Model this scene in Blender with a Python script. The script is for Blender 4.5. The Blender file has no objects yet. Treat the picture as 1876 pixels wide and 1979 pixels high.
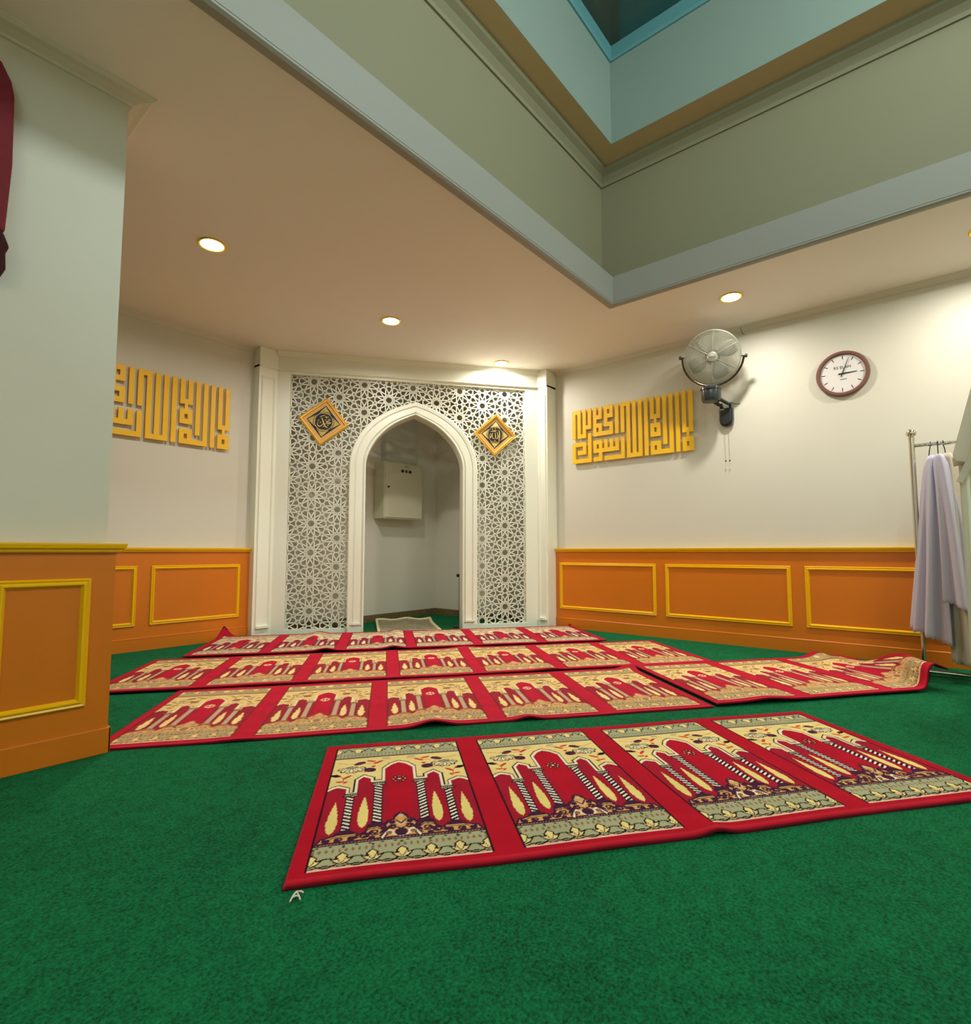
import bpy, bmesh, math, random
import numpy as np
from mathutils import Vector, Matrix
random.seed(7)
R = math.radians
scene = bpy.context.scene
C = scene.collection

# ------------------------------------------------------------------ camera
CAM_H = 0.88
cam = bpy.data.cameras.new('camera')
cam.sensor_fit = 'HORIZONTAL'
cam.sensor_width = 36.0
cam.lens = 1051.0 / 1876.0 * 36.0
cam.clip_start = 0.02
cam_o = bpy.data.objects.new('camera', cam)
C.objects.link(cam_o)
cam_o.location = (0, 0, CAM_H)
cam_o.rotation_euler = (R(90 + 4.163), 0, R(39.83 - 90))
scene.camera = cam_o

# ------------------------------------------------------------------ exposure, world
scene.view_settings.view_transform = 'Standard'
scene.view_settings.look = 'None'
scene.view_settings.gamma = 1.0
scene.view_settings.use_curve_mapping = False
scene.view_settings.exposure = 0.0
w = bpy.data.worlds.new('night')
scene.world = w
w.use_nodes = True
w.node_tree.nodes['Background'].inputs[0].default_value = (0.10, 0.22, 0.26, 1)
w.node_tree.nodes['Background'].inputs[1].default_value = 0.10

LAMP_W = 19.0
LAMP_COL = (1.0, 0.94, 0.84)
COOL_W = 40.0
PANEL_W = 74.0
COOL_COL = (0.74, 0.98, 0.95)

# ------------------------------------------------------------------ room numbers (metres)
XR, YL, YC = 5.527, 5.541, 2.885      # plaster faces: right wall, left wall, pier
CEIL = 3.05
TH = R(-37.4)
T = Vector((math.cos(TH), math.sin(TH), 0))      # along the rows of rugs and the niche screen
N = Vector((-math.sin(TH), math.cos(TH), 0))     # towards the niche
P0 = Vector((2.99, 5.43, 0))

# ------------------------------------------------------------------ colour + materials
def lin(c):
    return tuple((v / 255.0 / 12.92) if v / 255.0 <= 0.04045 else ((v / 255.0 + 0.055) / 1.055) ** 2.4 for v in c)

def mat(name, col, rough=0.6, metal=0.0, bump=0.0, scale=60.0, var=0.0, vscale=6.0, emit=None, estr=0.0, stretch=None, sheen=0.0, coat=0.0, trans=0.0, trl=0.0):
    m = bpy.data.materials.new(name)
    m.use_nodes = True
    nt = m.node_tree
    b = nt.nodes['Principled BSDF']
    c = lin(col) + (1,)
    b.inputs['Base Color'].default_value = c
    b.inputs['Roughness'].default_value = rough
    b.inputs['Metallic'].default_value = metal
    if coat: b.inputs['Coat Weight'].default_value = coat
    if trans: b.inputs['Transmission Weight'].default_value = trans
    if sheen:
        b.inputs['Sheen Weight'].default_value = sheen
    if emit:
        b.inputs['Emission Color'].default_value = tuple(emit) + (1,)
        b.inputs['Emission Strength'].default_value = estr
    tc = nt.nodes.new('ShaderNodeTexCoord')
    mp = nt.nodes.new('ShaderNodeMapping')
    nt.links.new(tc.outputs['Object'], mp.inputs[0])
    if stretch: mp.inputs['Scale'].default_value = stretch
    if var > 0:
        nz = nt.nodes.new('ShaderNodeTexNoise')
        nz.inputs['Scale'].default_value = vscale
        nz.inputs['Detail'].default_value = 4
        nt.links.new(mp.outputs[0], nz.inputs['Vector'])
        mx = nt.nodes.new('ShaderNodeMix'); mx.data_type = 'RGBA'
        mx.inputs[6].default_value = tuple(v * (1 - var) for v in c[:3]) + (1,)
        mx.inputs[7].default_value = tuple(min(1, v * (1 + var)) for v in c[:3]) + (1,)
        nt.links.new(nz.outputs[0], mx.inputs[0])
        nt.links.new(mx.outputs[2], b.inputs['Base Color'])
    if trl > 0:
        tb = nt.nodes.new('ShaderNodeBsdfTranslucent'); tb.inputs[0].default_value = c
        ms = nt.nodes.new('ShaderNodeMixShader'); ms.inputs[0].default_value = trl
        out = nt.nodes['Material Output']
        nt.links.new(b.outputs[0], ms.inputs[1]); nt.links.new(tb.outputs[0], ms.inputs[2]); nt.links.new(ms.outputs[0], out.inputs[0])
    if bump > 0:
        n2 = nt.nodes.new('ShaderNodeTexNoise')
        n2.inputs['Scale'].default_value = scale
        n2.inputs['Detail'].default_value = 3
        nt.links.new(mp.outputs[0], n2.inputs['Vector'])
        bp = nt.nodes.new('ShaderNodeBump')
        bp.inputs['Strength'].default_value = bump
        bp.inputs['Distance'].default_value = 0.01
        nt.links.new(n2.outputs[0], bp.inputs['Height'])
        nt.links.new(bp.outputs[0], b.inputs['Normal'])
    return m

M = {}
M['wall'] = mat('cream_wall_paint', (214, 211, 196), 0.5, bump=0.03, scale=180, var=0.02, vscale=1.5)
M['ceil'] = mat('ceiling_paint', (240, 234, 228), 0.6, var=0.02, vscale=1.2)
M['white'] = mat('white_gloss_trim', (240, 242, 226), 0.32, bump=0.01, scale=120)
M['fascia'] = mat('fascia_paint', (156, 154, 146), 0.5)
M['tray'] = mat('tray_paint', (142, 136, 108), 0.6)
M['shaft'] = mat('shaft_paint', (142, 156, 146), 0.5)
M['shaftrim'] = mat('shaft_trim_paint', (100, 152, 156), 0.4)
M['orange'] = mat('orange_wainscot_paint', (212, 118, 24), 0.32, bump=0.03, scale=90, var=0.04, vscale=3)
M['yellow'] = mat('yellow_moulding_paint', (244, 188, 6), 0.3, bump=0.02, scale=90)
M['gold'] = mat('golden_lettering_paint', (255, 196, 16), 0.42, var=0.08, vscale=8)
M['frame_gold'] = mat('gilt_frame', (236, 186, 76), 0.35, metal=0.45, bump=0.1, scale=50, var=0.15, vscale=20)
M['mat_gold'] = mat('matte_gold_border', (216, 168, 104), 0.5, metal=0.2, var=0.06, vscale=14)
M['ink'] = mat('dark_print', (30, 16, 10), 0.6)
M['goldink'] = mat('gold_relief', (246, 220, 130), 0.4, metal=0.2)
M['orn'] = mat('gold_ornament', (222, 182, 98), 0.45, metal=0.2, bump=0.9, scale=110, var=0.8, vscale=90)
M['silverink'] = mat('pale_metal_ring', (196, 176, 150), 0.3, metal=0.5)
M['chrome'] = mat('chrome', (215, 212, 200), 0.16, metal=1.0)
M['guard'] = mat('chromed_guard_wire', (200, 198, 184), 0.28, metal=0.85)
M['blade'] = mat('satin_aluminium_blade', (132, 130, 114), 0.65, metal=0.1)
M['dark'] = mat('dark_grey_plastic', (38, 43, 46), 0.25, coat=0.4)
M['black'] = mat('black_plastic', (14, 13, 12), 0.4)
M['yoke'] = mat('dark_chromed_yoke', (96, 84, 72), 0.18, metal=0.95)
M['clockrim'] = mat('brown_clock_rim', (120, 78, 68), 0.35, var=0.1, vscale=9)
M['clockface'] = mat('clock_face', (226, 222, 220), 0.4)
M['box'] = mat('beige_painted_steel', (208, 206, 180), 0.4, bump=0.02, scale=40)
M['marble'] = mat('brown_marble_skirting', (116, 98, 66), 0.3, var=0.55, vscale=26, bump=0.05)
M['niche'] = mat('niche_wall_paint', (188, 190, 176), 0.45, bump=0.05, scale=30, var=0.03, vscale=3)
M['lav'] = mat('lavender_white_voile', (228, 224, 240), 0.8, bump=0.05, scale=300, trl=0.35)
M['cream'] = mat('cream_cotton', (226, 216, 196), 0.85, bump=0.06, scale=300, trl=0.3)
M['curtain'] = mat('white_curtain_cloth', (226, 222, 206), 0.8, bump=0.05, scale=200, trl=0.4)
M['maroon'] = mat('maroon_fabric', (122, 30, 42), 0.85, bump=0.3, scale=160, var=0.2, vscale=18)
M['dmaroon'] = mat('dark_maroon_cloth', (62, 12, 14), 0.9, bump=0.3, scale=120)
M['tubedark'] = mat('dark_brown_boards', (150, 124, 92), 0.7, var=0.15, vscale=4)
M['tealdark'] = mat('dark_teal_wall', (120, 170, 168), 0.7)
M['lens'] = mat('lit_lamp_lens', (255, 250, 240), 0.4, emit=(1.0, 0.95, 0.86), estr=30.0)
M['tube'] = mat('added_fill_glow', (240, 255, 255), 0.4, emit=(0.6, 0.95, 1.0), estr=4.0)  # glow of the added, unseen tube and shaft panel
M['brass'] = mat('brass_reflector', (240, 205, 60), 0.25, metal=0.7)

def carpet_material():
    m = bpy.data.materials.new('green_pile_carpet')
    m.use_nodes = True
    nt = m.node_tree; b = nt.nodes['Principled BSDF']
    b.inputs['Roughness'].default_value = 0.95
    b.inputs['Specular IOR Level'].default_value = 0.15
    tc = nt.nodes.new('ShaderNodeTexCoord')
    fine = nt.nodes.new('ShaderNodeTexNoise'); fine.inputs['Scale'].default_value = 120; fine.inputs['Detail'].default_value = 5; fine.inputs['Roughness'].default_value = 0.7
    mid = nt.nodes.new('ShaderNodeTexNoise'); mid.inputs['Scale'].default_value = 26; mid.inputs['Detail'].default_value = 4
    big = nt.nodes.new('ShaderNodeTexNoise'); big.inputs['Scale'].default_value = 1.6; big.inputs['Detail'].default_value = 2
    for x in (fine, mid, big): nt.links.new(tc.outputs['Object'], x.inputs['Vector'])
    r1 = nt.nodes.new('ShaderNodeValToRGB')
    e = r1.color_ramp.elements
    e[0].position = 0.36; e[0].color = (0.0005, 0.040, 0.012, 1)
    e[1].position = 0.66; e[1].color = (0.006, 0.255, 0.090, 1)
    ma = nt.nodes.new('ShaderNodeMath'); ma.operation = 'MULTIPLY_ADD'
    ma.inputs[1].default_value = 0.72
    nt.links.new(fine.outputs[0], ma.inputs[0])
    mb = nt.nodes.new('ShaderNodeMath'); mb.operation = 'MULTIPLY_ADD'; mb.inputs[1].default_value = 0.18
    nt.links.new(mid.outputs[0], mb.inputs[0])
    mc = nt.nodes.new('ShaderNodeMath'); mc.operation = 'MULTIPLY'; mc.inputs[1].default_value = 0.12
    nt.links.new(big.outputs[0], mc.inputs[0])
    nt.links.new(mc.outputs[0], mb.inputs[2]); nt.links.new(mb.outputs[0], ma.inputs[2])
    nt.links.new(ma.outputs[0], r1.inputs[0]); nt.links.new(r1.outputs[0], b.inputs['Base Color'])
    bp = nt.nodes.new('ShaderNodeBump'); bp.inputs['Strength'].default_value = 0.9; bp.inputs['Distance'].default_value = 0.008
    nt.links.new(fine.outputs[0], bp.inputs['Height']); nt.links.new(bp.outputs[0], b.inputs['Normal'])
    return m
M['carpet'] = carpet_material()

def rug_material():
    m = bpy.data.materials.new('woven_rug_pile')
    m.use_nodes = True
    nt = m.node_tree; b = nt.nodes['Principled BSDF']
    b.inputs['Roughness'].default_value = 0.9
    b.inputs['Specular IOR Level'].default_value = 0.12
    at = nt.nodes.new('ShaderNodeAttribute'); at.attribute_name = 'weave'
    nz = nt.nodes.new('ShaderNodeTexNoise'); nz.inputs['Scale'].default_value = 9; nz.inputs['Detail'].default_value = 4
    tc = nt.nodes.new('ShaderNodeTexCoord'); nt.links.new(tc.outputs['Object'], nz.inputs['Vector'])
    hs = nt.nodes.new('ShaderNodeHueSaturation')
    mr = nt.nodes.new('ShaderNodeMapRange'); mr.inputs[3].default_value = 0.78; mr.inputs[4].default_value = 1.2
    nt.links.new(nz.outputs[0], mr.inputs[0]); nt.links.new(mr.outputs[0], hs.inputs['Value'])
    nt.links.new(at.outputs['Color'], hs.inputs['Color']); nt.links.new(hs.outputs[0], b.inputs['Base Color'])
    n2 = nt.nodes.new('ShaderNodeTexNoise'); n2.inputs['Scale'].default_value = 260; nt.links.new(tc.outputs['Object'], n2.inputs['Vector'])
    bp = nt.nodes.new('ShaderNodeBump'); bp.inputs['Strength'].default_value = 0.35; bp.inputs['Distance'].default_value = 0.004
    nt.links.new(n2.outputs[0], bp.inputs['Height']); nt.links.new(bp.outputs[0], b.inputs['Normal'])
    return m
M['rug'] = rug_material()

# ------------------------------------------------------------------ mesh helpers
class MB:
    def __init__(s): s.v = []; s.f = []; s.m = []
    def poly(s, pts, mi=0):
        b = len(s.v); s.v += [tuple(p) for p in pts]; s.f.append(tuple(range(b, b + len(pts)))); s.m.append(mi)
    def box(s, a, b, mi=0, fn=None):
        x0, y0, z0 = a; x1, y1, z1 = b
        P = [(x0, y0, z0), (x1, y0, z0), (x1, y1, z0), (x0, y1, z0), (x0, y0, z1), (x1, y0, z1), (x1, y1, z1), (x0, y1, z1)]
        if fn: P = [fn(*p) for p in P]
        i = len(s.v); s.v += [tuple(p) for p in P]
        for q in ((0, 3, 2, 1), (4, 5, 6, 7), (0, 1, 5, 4), (1, 2, 6, 5), (2, 3, 7, 6), (3, 0, 4, 7)):
            s.f.append(tuple(i + k for k in q)); s.m.append(mi)
    def prism(s, pts, h0, h1, fn, mi=0):
        n = len(pts); i = len(s.v)
        s.v += [tuple(fn(a, b, h0)) for a, b in pts] + [tuple(fn(a, b, h1)) for a, b in pts]
        s.f.append(tuple(i + k for k in range(n))[::-1]); s.m.append(mi)
        s.f.append(tuple(i + n + k for k in range(n))); s.m.append(mi)
        for k in range(n):
            j = (k + 1) % n
            s.f.append((i + k, i + j, i + n + j, i + n + k)); s.m.append(mi)
    def tube(s, pts, r, seg=10, mi=0, closed=False, caps=True):
        pts = [Vector(p) for p in pts]; n = len(pts); i = len(s.v)
        rr = r if isinstance(r, (list, tuple)) else [r] * n
        prev = None
        for k in range(n):
            if closed: d = pts[(k + 1) % n] - pts[k - 1]
            else: d = pts[min(k + 1, n - 1)] - pts[max(k - 1, 0)]
            d.normalize()
            if prev is None:
                a = Vector((0, 0, 1)) if abs(d.z) < 0.9 else Vector((1, 0, 0))
                u = d.cross(a).normalized()
            else:
                u = (prev - d * prev.dot(d)).normalized()
            prev = u; v = d.cross(u)
            for q in range(seg):
                an = 2 * math.pi * q / seg
                s.v.append(tuple(pts[k] + (u * math.cos(an) + v * math.sin(an)) * rr[k]))
        for k in range(n if closed else n - 1):
            j = (k + 1) % n
            for q in range(seg):
                p = (q + 1) % seg
                s.f.append((i + k * seg + q, i + k * seg + p, i + j * seg + p, i + j * seg + q)); s.m.append(mi)
        if caps and not closed:
            s.f.append(tuple(i + q for q in range(seg))[::-1]); s.m.append(mi)
            s.f.append(tuple(i + (n - 1) * seg + q for q in range(seg))); s.m.append(mi)
    def lathe(s, prof, fn, seg=32, mi=0, closed=False):
        n = len(prof); i = len(s.v)
        for k in range(seg):
            an = 2 * math.pi * k / seg
            for (r, h) in prof: s.v.append(tuple(fn(r * math.cos(an), r * math.sin(an), h)))
        for k in range(seg):
            j = (k + 1) % seg
            for q in range(n if closed else n - 1):
                p = (q + 1) % n
                s.f.append((i + k * n + q, i + j * n + q, i + j * n + p, i + k * n + p)); s.m.append(mi)
    def sweep(s, path, prof, fn, closed=False, mi=0, inner=1):
        """path 2D points (a,b); prof (d inward, h); mitred; fn(a,b,h)->world"""
        n = len(path); m = len(prof); i = len(s.v)
        for k in range(n):
            p = Vector(path[k])
            if closed or 0 < k < n - 1:
                d1 = (p - Vector(path[k - 1])).normalized(); d2 = (Vector(path[(k + 1) % n]) - p).normalized()
            elif k == 0: d1 = d2 = (Vector(path[1]) - p).normalized()
            else: d1 = d2 = (p - Vector(path[k - 1])).normalized()
            n1 = Vector((-d1.y, d1.x)); n2 = Vector((-d2.y, d2.x))
            b = n1 + n2
            b = b / max(0.15, b.length_squared) * 2
            for d, h in prof:
                q = p + b * d * inner
                s.v.append(tuple(fn(q.x, q.y, h)))
        for k in range(n if closed else n - 1):
            j = (k + 1) % n
            for q in range(m - 1):
                s.f.append((i + k * m + q, i + k * m + q + 1, i + j * m + q + 1, i + j * m + q)); s.m.append(mi)
        if not closed:
            s.f.append(tuple(i + q for q in range(m))); s.m.append(mi)
            s.f.append(tuple(i + (n - 1) * m + q for q in range(m))[::-1]); s.m.append(mi)
    def build(s, name, mats, parent=None, smooth=False, bevel=0.0, origin=None, fixn=True):
        me = bpy.data.meshes.new(name)
        V = s.v
        if origin is None:
            if parent is not None: origin = parent.matrix_world.translation if False else Vector(parent.get('_o', (0, 0, 0)))
            else:
                xs = [p[0] for p in V]; ys = [p[1] for p in V]; zs = [p[2] for p in V]
                origin = Vector(((min(xs) + max(xs)) / 2, (min(ys) + max(ys)) / 2, min(zs)))
        o3 = Vector(origin)
        me.from_pydata([(p[0] - o3.x, p[1] - o3.y, p[2] - o3.z) for p in V], [], s.f)
        mats = mats if isinstance(mats, (list, tuple)) else [mats]
        for mm in mats: me.materials.append(mm)
        me.polygons.foreach_set('material_index', s.m)
        if fixn:
            bm = bmesh.new(); bm.from_mesh(me)
            bmesh.ops.recalc_face_normals(bm, faces=bm.faces)
            bm.to_mesh(me); bm.free()
        if smooth:
            me.polygons.foreach_set('use_smooth', [True] * len(me.polygons))
        me.update()
        o = bpy.data.objects.new(name, me)
        C.objects.link(o)
        if parent is not None:
            o.parent = parent
            o['_o'] = tuple(o3)
        else:
            o.location = o3; o['_o'] = tuple(o3)
        if smooth:
            try:
                md = o.modifiers.new('smooth_by_angle', 'EDGE_SPLIT'); md.split_angle = R(40)
            except Exception: pass
        if bevel:
            md = o.modifiers.new('bevel', 'BEVEL'); md.width = bevel; md.segments = 2; md.limit_method = 'ANGLE'; md.angle_limit = R(40)
        return o

def tag(o, label=None, cat=None, group=None, kind=None):
    if label: o['label'] = label
    if cat: o['category'] = cat
    if group: o['group'] = group
    if kind: o['kind'] = kind
    return o

def thing(name, label, cat, loc, group=None):
    o = bpy.data.objects.new(name, None); C.objects.link(o)
    o.location = loc; o['_o'] = tuple(loc); o.empty_display_size = 0.05
    return tag(o, label, cat, group)

def struct(mb, name, mats, parent=None, **k):
    o = mb.build(name, mats, parent, **k)
    if parent is None: o['kind'] = 'structure'
    return o

# local frames: (a, b, h) with h towards the room
fR = lambda a, b, h: (XR - h, a, b)          # right wall: a = y
fL = lambda a, b, h: (a, YL - h, b)          # left wall: a = x
fC = lambda a, b, h: (a, YC - h, b)          # pier face: a = x
def fM(a, b, h):                             # niche screen plane
    p = P0 + T * a - N * h
    return (p.x, p.y, b)

# ------------------------------------------------------------------ floor, walls, ceiling
m = MB(); m.box((-2.6, -4.0, -0.06), (XR + 0.1, YL + 0.1, 0.0))
struct(m, 'floor', M['carpet'])
m = MB(); m.box((XR, -4.0, 0), (XR + 0.1, YL + 0.1, CEIL)); wall_r = struct(m, 'wall_right', M['wall'])
m = MB(); m.box((-2.6, YL, 0), (XR, YL + 0.1, CEIL)); wall_l = struct(m, 'wall_left', M['wall'])
m = MB(); m.box((-2.6, YC, 0), (0.793, YC + 0.45, CEIL)); wall_c = struct(m, 'wall_pier', M['wall'])
m = MB(); m.box((-2.7, -4.0, 0), (-2.6, YL + 0.1, CEIL)); struct(m, 'wall_rear', M['wall'])
m = MB(); m.box((-2.7, -4.1, 0), (XR + 0.1, -4.0, CEIL)); struct(m, 'wall_near', M['wall'])

# ceiling plate with the rectangular well
WX0, WX1, WY0, WY1 = -1.2, 4.26, -3.2, 2.10
m = MB()
m.box((WX1, -4.0, CEIL), (XR + 0.1, YL + 0.1, CEIL + 0.1))
m.box((-2.7, WY1, CEIL), (WX1, YL + 0.1, CEIL + 0.1))
m.box((-2.7, -4.0, CEIL), (WX0, WY1, CEIL + 0.1))
m.box((WX0, -4.0, CEIL), (WX1, WY0, CEIL + 0.1))
ceil_o = struct(m, 'ceiling', M['ceil'])
def ring(m, x0, x1, y0, y1, z0, z1, th, mi=0):   # rectangular ring lying outside the given opening
    m.box((x1, y0 - th, z0), (x1 + th, y1 + th, z1), mi); m.box((x0 - th, y0 - th, z0), (x0, y1 + th, z1), mi)
    m.box((x0, y1, z0), (x1, y1 + th, z1), mi); m.box((x0, y0 - th, z0), (x1, y0, z1), mi)
m = MB(); ring(m, WX0 + .004, WX1 - .004, WY0 + .004, WY1 - .004, CEIL + 0.001, 3.285, 0.06)
struct(m, 'trim_1', M['fascia'])                 # fascia band of the well
m = MB()
path = [(WX0, WY0), (WX1, WY0), (WX1, WY1), (WX0, WY1)]
m.sweep(path, [(0.002, 0.0), (0.002, -0.012), (-0.012, -0.022), (-0.03, -0.024), (-0.04, -0.014), (-0.065, -0.012), (-0.075, 0.0)],
        lambda a, b, h: (a, b, CEIL + h), closed=True)
struct(m, 'trim_2', M['fascia'])                 # bead under the fascia
# tray: set-back walls, cornice, flat top with the shaft opening
SB = 0.20; TZ = 4.42
OX0, OX1, OY0, OY1 = 0.4, 4.157, -1.6, 2.041
m = MB(); ring(m, WX0 - SB, WX1 + SB, WY0 - SB, WY1 + SB, 3.27, TZ, 0.08)
ring(m, WX0, WX1, WY0, WY1, 3.27, 3.285, SB)
struct(m, 'wall_tray', M['tray'])
m = MB()
path = [(WX0 - SB, WY0 - SB), (WX1 + SB, WY0 - SB), (WX1 + SB, WY1 + SB), (WX0 - SB, WY1 + SB)]
m.sweep(path, [(0.0, 4.29), (0.015, 4.29), (0.02, 4.32), (0.05, 4.36), (0.09, 4.385), (0.10, 4.40), (0.10, TZ), (0.0, TZ)], lambda a, b, h: (a, b, h), closed=True)
struct(m, 'trim_3', M['tray'])
m = MB()
m.box((OX1, WY0 - SB, TZ), (WX1 + SB, WY1 + SB, TZ + 0.06)); m.box((WX0 - SB, WY0 - SB, TZ), (OX0, WY1 + SB, TZ + 0.06))
m.box((OX0, OY1, TZ), (OX1, WY1 + SB, TZ + 0.06)); m.box((OX0, WY0 - SB, TZ), (OX1, OY0, TZ + 0.06))
M['traytop'] = mat('tray_top_paint', (206, 176, 134), 0.7)
struct(m, 'ceiling_tray', M['traytop'])
m = MB(); ring(m, OX0 + .004, OX1 - .004, OY0 + .004, OY1 - .004, TZ + 0.001, 5.30, 0.06)
struct(m, 'wall_shaft', M['shaft'])
m = MB()
path = [(OX0, OY0), (OX1, OY0), (OX1, OY1), (OX0, OY1)]
m.sweep(path, [(0.0, 5.17), (0.02, 5.17), (0.03, 5.19), (0.03, 5.30), (0.0, 5.30)], lambda a, b, h: (a, b, h), closed=True)
win = struct(m, 'window_1', M['shaftrim'])
glass = mat('skylight_glass', (235, 250, 250), 0.02, trans=1.0)
m = MB(); m.box((OX0, OY0, 5.302), (OX1, OY1, 5.312)); g = m.build('pane', glass, win)
m = MB()
m.box((OX0 - 0.3, 2.148, 5.32), (4.6, 2.2, 6.6), 0); m.box((4.6, OY0 - 0.3, 5.32), (4.66, 2.2, 6.6), 1)
m.box((OX0 - 0.36, OY0 - 0.3, 5.32), (OX0 - 0.3, 2.2, 6.6), 1); m.box((OX0 - 0.3, OY0 - 0.36, 5.32), (4.66, OY0 - 0.3, 6.6), 0)
m.box((OX0 - 0.36, OY0 - 0.36, 6.6), (4.66, 2.2, 6.66), 1)
struct(m, 'wall_above_skylight', [M['tubedark'], M['tealdark']])

# cornices
crown = [(0.0, -0.045), (0.008, -0.045), (0.012, -0.036), (0.028, -0.020), (0.040, -0.010), (0.046, 0.0)]
m = MB(); m.sweep([(-4.0, 0), (3.49, 0)], crown, lambda a, b, h: (XR - b, a, CEIL + h), inner=1); struct(m, 'trim_4', M['wall'])
m = MB(); m.sweep([(-2.6, 0), (2.79, 0)], crown, lambda a, b, h: (a, YL - b, CEIL + h)); struct(m, 'trim_5', M['wall'])
pc = [(0.0, -0.045), (0.012, -0.045), (0.018, -0.035), (0.05, -0.022), (0.075, -0.018), (0.09, -0.006), (0.09, 0.0)]
m = MB(); m.sweep([(-2.6, YC), (0.793, YC), (0.793, YC + 0.45)], pc, lambda a, b, h: (a, b, CEIL + h), inner=-1); struct(m, 'trim_6', M['wall'])

# ------------------------------------------------------------------ wainscots
RAIL = [(0.0, 0.0), (0.0, 0.012), (0.006, 0.018), (0.014, 0.018), (0.020, 0.030), (0.034, 0.034), (0.040, 0.034), (0.042, 0.026), (0.042, 0.0)]
MOULD = [(0.0, 0.0), (0.0, 0.008), (0.006, 0.014), (0.014, 0.010), (0.020, 0.016), (0.026, 0.016), (0.032, 0.007), (0.036, 0.0)]
def wains(parent, fn, a0, a1, panels, side, w0=0.03):
    m = MB(); m.box((a0, 0, 0), (a1, 0.876, w0), fn=fn); m.build('wainscot', M['orange'], parent)
    m = MB()
    m.sweep([(a0, 0.875), (a1, 0.875)], [(d, w0 + h) for d, h in RAIL], fn)
    m.sweep([(a0, 0.875), (a1, 0.875)], [(0, 0), (0, w0), (0.042, w0), (0.042, 0)], fn)
    m.build('chair_rail', M['yellow'], parent)
    m = MB(); m.box((a0, 0, w0), (a1, 0.108, w0 + 0.010), fn=fn); m.sweep([(a0, 0.106), (a1, 0.106)], [(0, w0), (0, w0 + 0.010), (0.003, w0 + 0.010), (0.010, w0 + 0.002), (0.010, w0)], fn)
    struct(m, 'baseboard_' + side, M['orange'])
    for (p0, p1) in panels:
        m = MB(); m.sweep([(p0, 0.218), (p1, 0.218), (p1, 0.752), (p0, 0.752)], [(d, w0 + h) for d, h in MOULD], fn, closed=True)
        m.build('panel_moulding', M['yellow'], parent)
wains(wall_r, fR, -4.0, 3.50, [(2.28, 3.445), (1.035, 2.18), (-0.21, 0.926), (-1.455, -0.315), (-2.70, -1.56)], 'right')
wains(wall_l, fL, -2.6, 2.795, [(1.868, 2.686), (0.92, 1.754), (-0.03, 0.81)], 'left')
# pier: wraps round its corner
w0 = 0.03
m = MB(); m.box((-2.6, YC - w0, 0), (0.823, YC, 0.876)); m.box((0.793, YC, 0), (0.823, YC + 0.45, 0.876)); m.build('wainscot', M['orange'], wall_c)
m = MB()
m.sweep([(-2.6, YC - w0), (0.823, YC - w0), (0.823, YC + 0.45)], [(h, 0.875 + d) for d, h in RAIL], lambda a, b, h: (a, b, h), inner=-1)
m.box((-2.6, YC - w0, 0.876), (0.823, YC, 0.917)); m.build('chair_rail', M['yellow'], wall_c)
m = MB(); m.box((-2.6, YC - w0 - 0.010, 0), (0.833, YC - w0, 0.110)); m.box((0.823, YC - w0 - 0.010, 0), (0.833, YC + 0.45, 0.110)); struct(m, 'baseboard_pier', M['orange'], bevel=0.003)
for p0, p1 in ((0.415, 0.733), (-0.03, 0.28), (-0.47, -0.16)):
    m = MB(); m.sweep([(p0, 0.218), (p1, 0.218), (p1, 0.764), (p0, 0.764)], [(d, w0 + h) for d, h in MOULD], fC, closed=True)
    m.build('panel_moulding', M['yellow'], wall_c)
# niche skirting (marble) and duct on the wall behind the screen
m = MB(); m.box((2.80, YL - 0.02, 0), (XR, YL, 0.085)); struct(m, 'baseboard_niche_left', M['marble'])
m = MB(); m.box((XR - 0.02, 3.52, 0), (XR, YL - 0.02, 0.085)); struct(m, 'baseboard_niche_right', M['marble'])

# ------------------------------------------------------------------ mihrab screen
AC = 1.49
inner_pts = [(0.54, 0), (0.53, 0.07), (0.50, 0.16), (0.435, 0.277), (0.34, 0.385), (0.235, 0.470), (0.12, 0.532), (0.0, 0.585)]
outer_pts = [(0.715, 0), (0.705, 0.09), (0.668, 0.22), (0.59, 0.37), (0.475, 0.50), (0.335, 0.600), (0.18, 0.675), (0.0, 0.735)]
SPR = 1.83
def catmull(P, k=5):
    out = []
    for i in range(len(P) - 1):
        p0 = P[max(i - 1, 0)]; p1 = P[i]; p2 = P[i + 1]; p3 = P[min(i + 2, len(P) - 1)]
        for j in range(k):
            t = j / k
            out.append(tuple(0.5 * ((2 * p1[q]) + (-p0[q] + p2[q]) * t + (2 * p0[q] - 5 * p1[q] + 4 * p2[q] - p3[q]) * t * t + (-p0[q] + 3 * p1[q] - 3 * p2[q] + p3[q]) * t ** 3) for q in (0, 1)))
    out.append(P[-1]); return out
ic = catmull(inner_pts); oc = catmull(outer_pts)
def arch_line(lat):     # 0 = inner edge, 1 = outer edge, list of (s, z) from left floor to right floor
    r = [((1 - lat) * a[0] + lat * b[0], (1 - lat) * a[1] + lat * b[1]) for a, b in zip(ic, oc)]
    L = [(AC - x, SPR + z) for x, z in r]; Rr = [(AC + x, SPR + z) for x, z in r[::-1][1:]]
    hw = r[0][0]
    return [(AC - hw, 0.0)] + [(AC - hw, 0.6), (AC - hw, 1.2)] + L + Rr + [(AC + hw, 1.2), (AC + hw, 0.6), (AC + hw, 0.0)]
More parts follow.
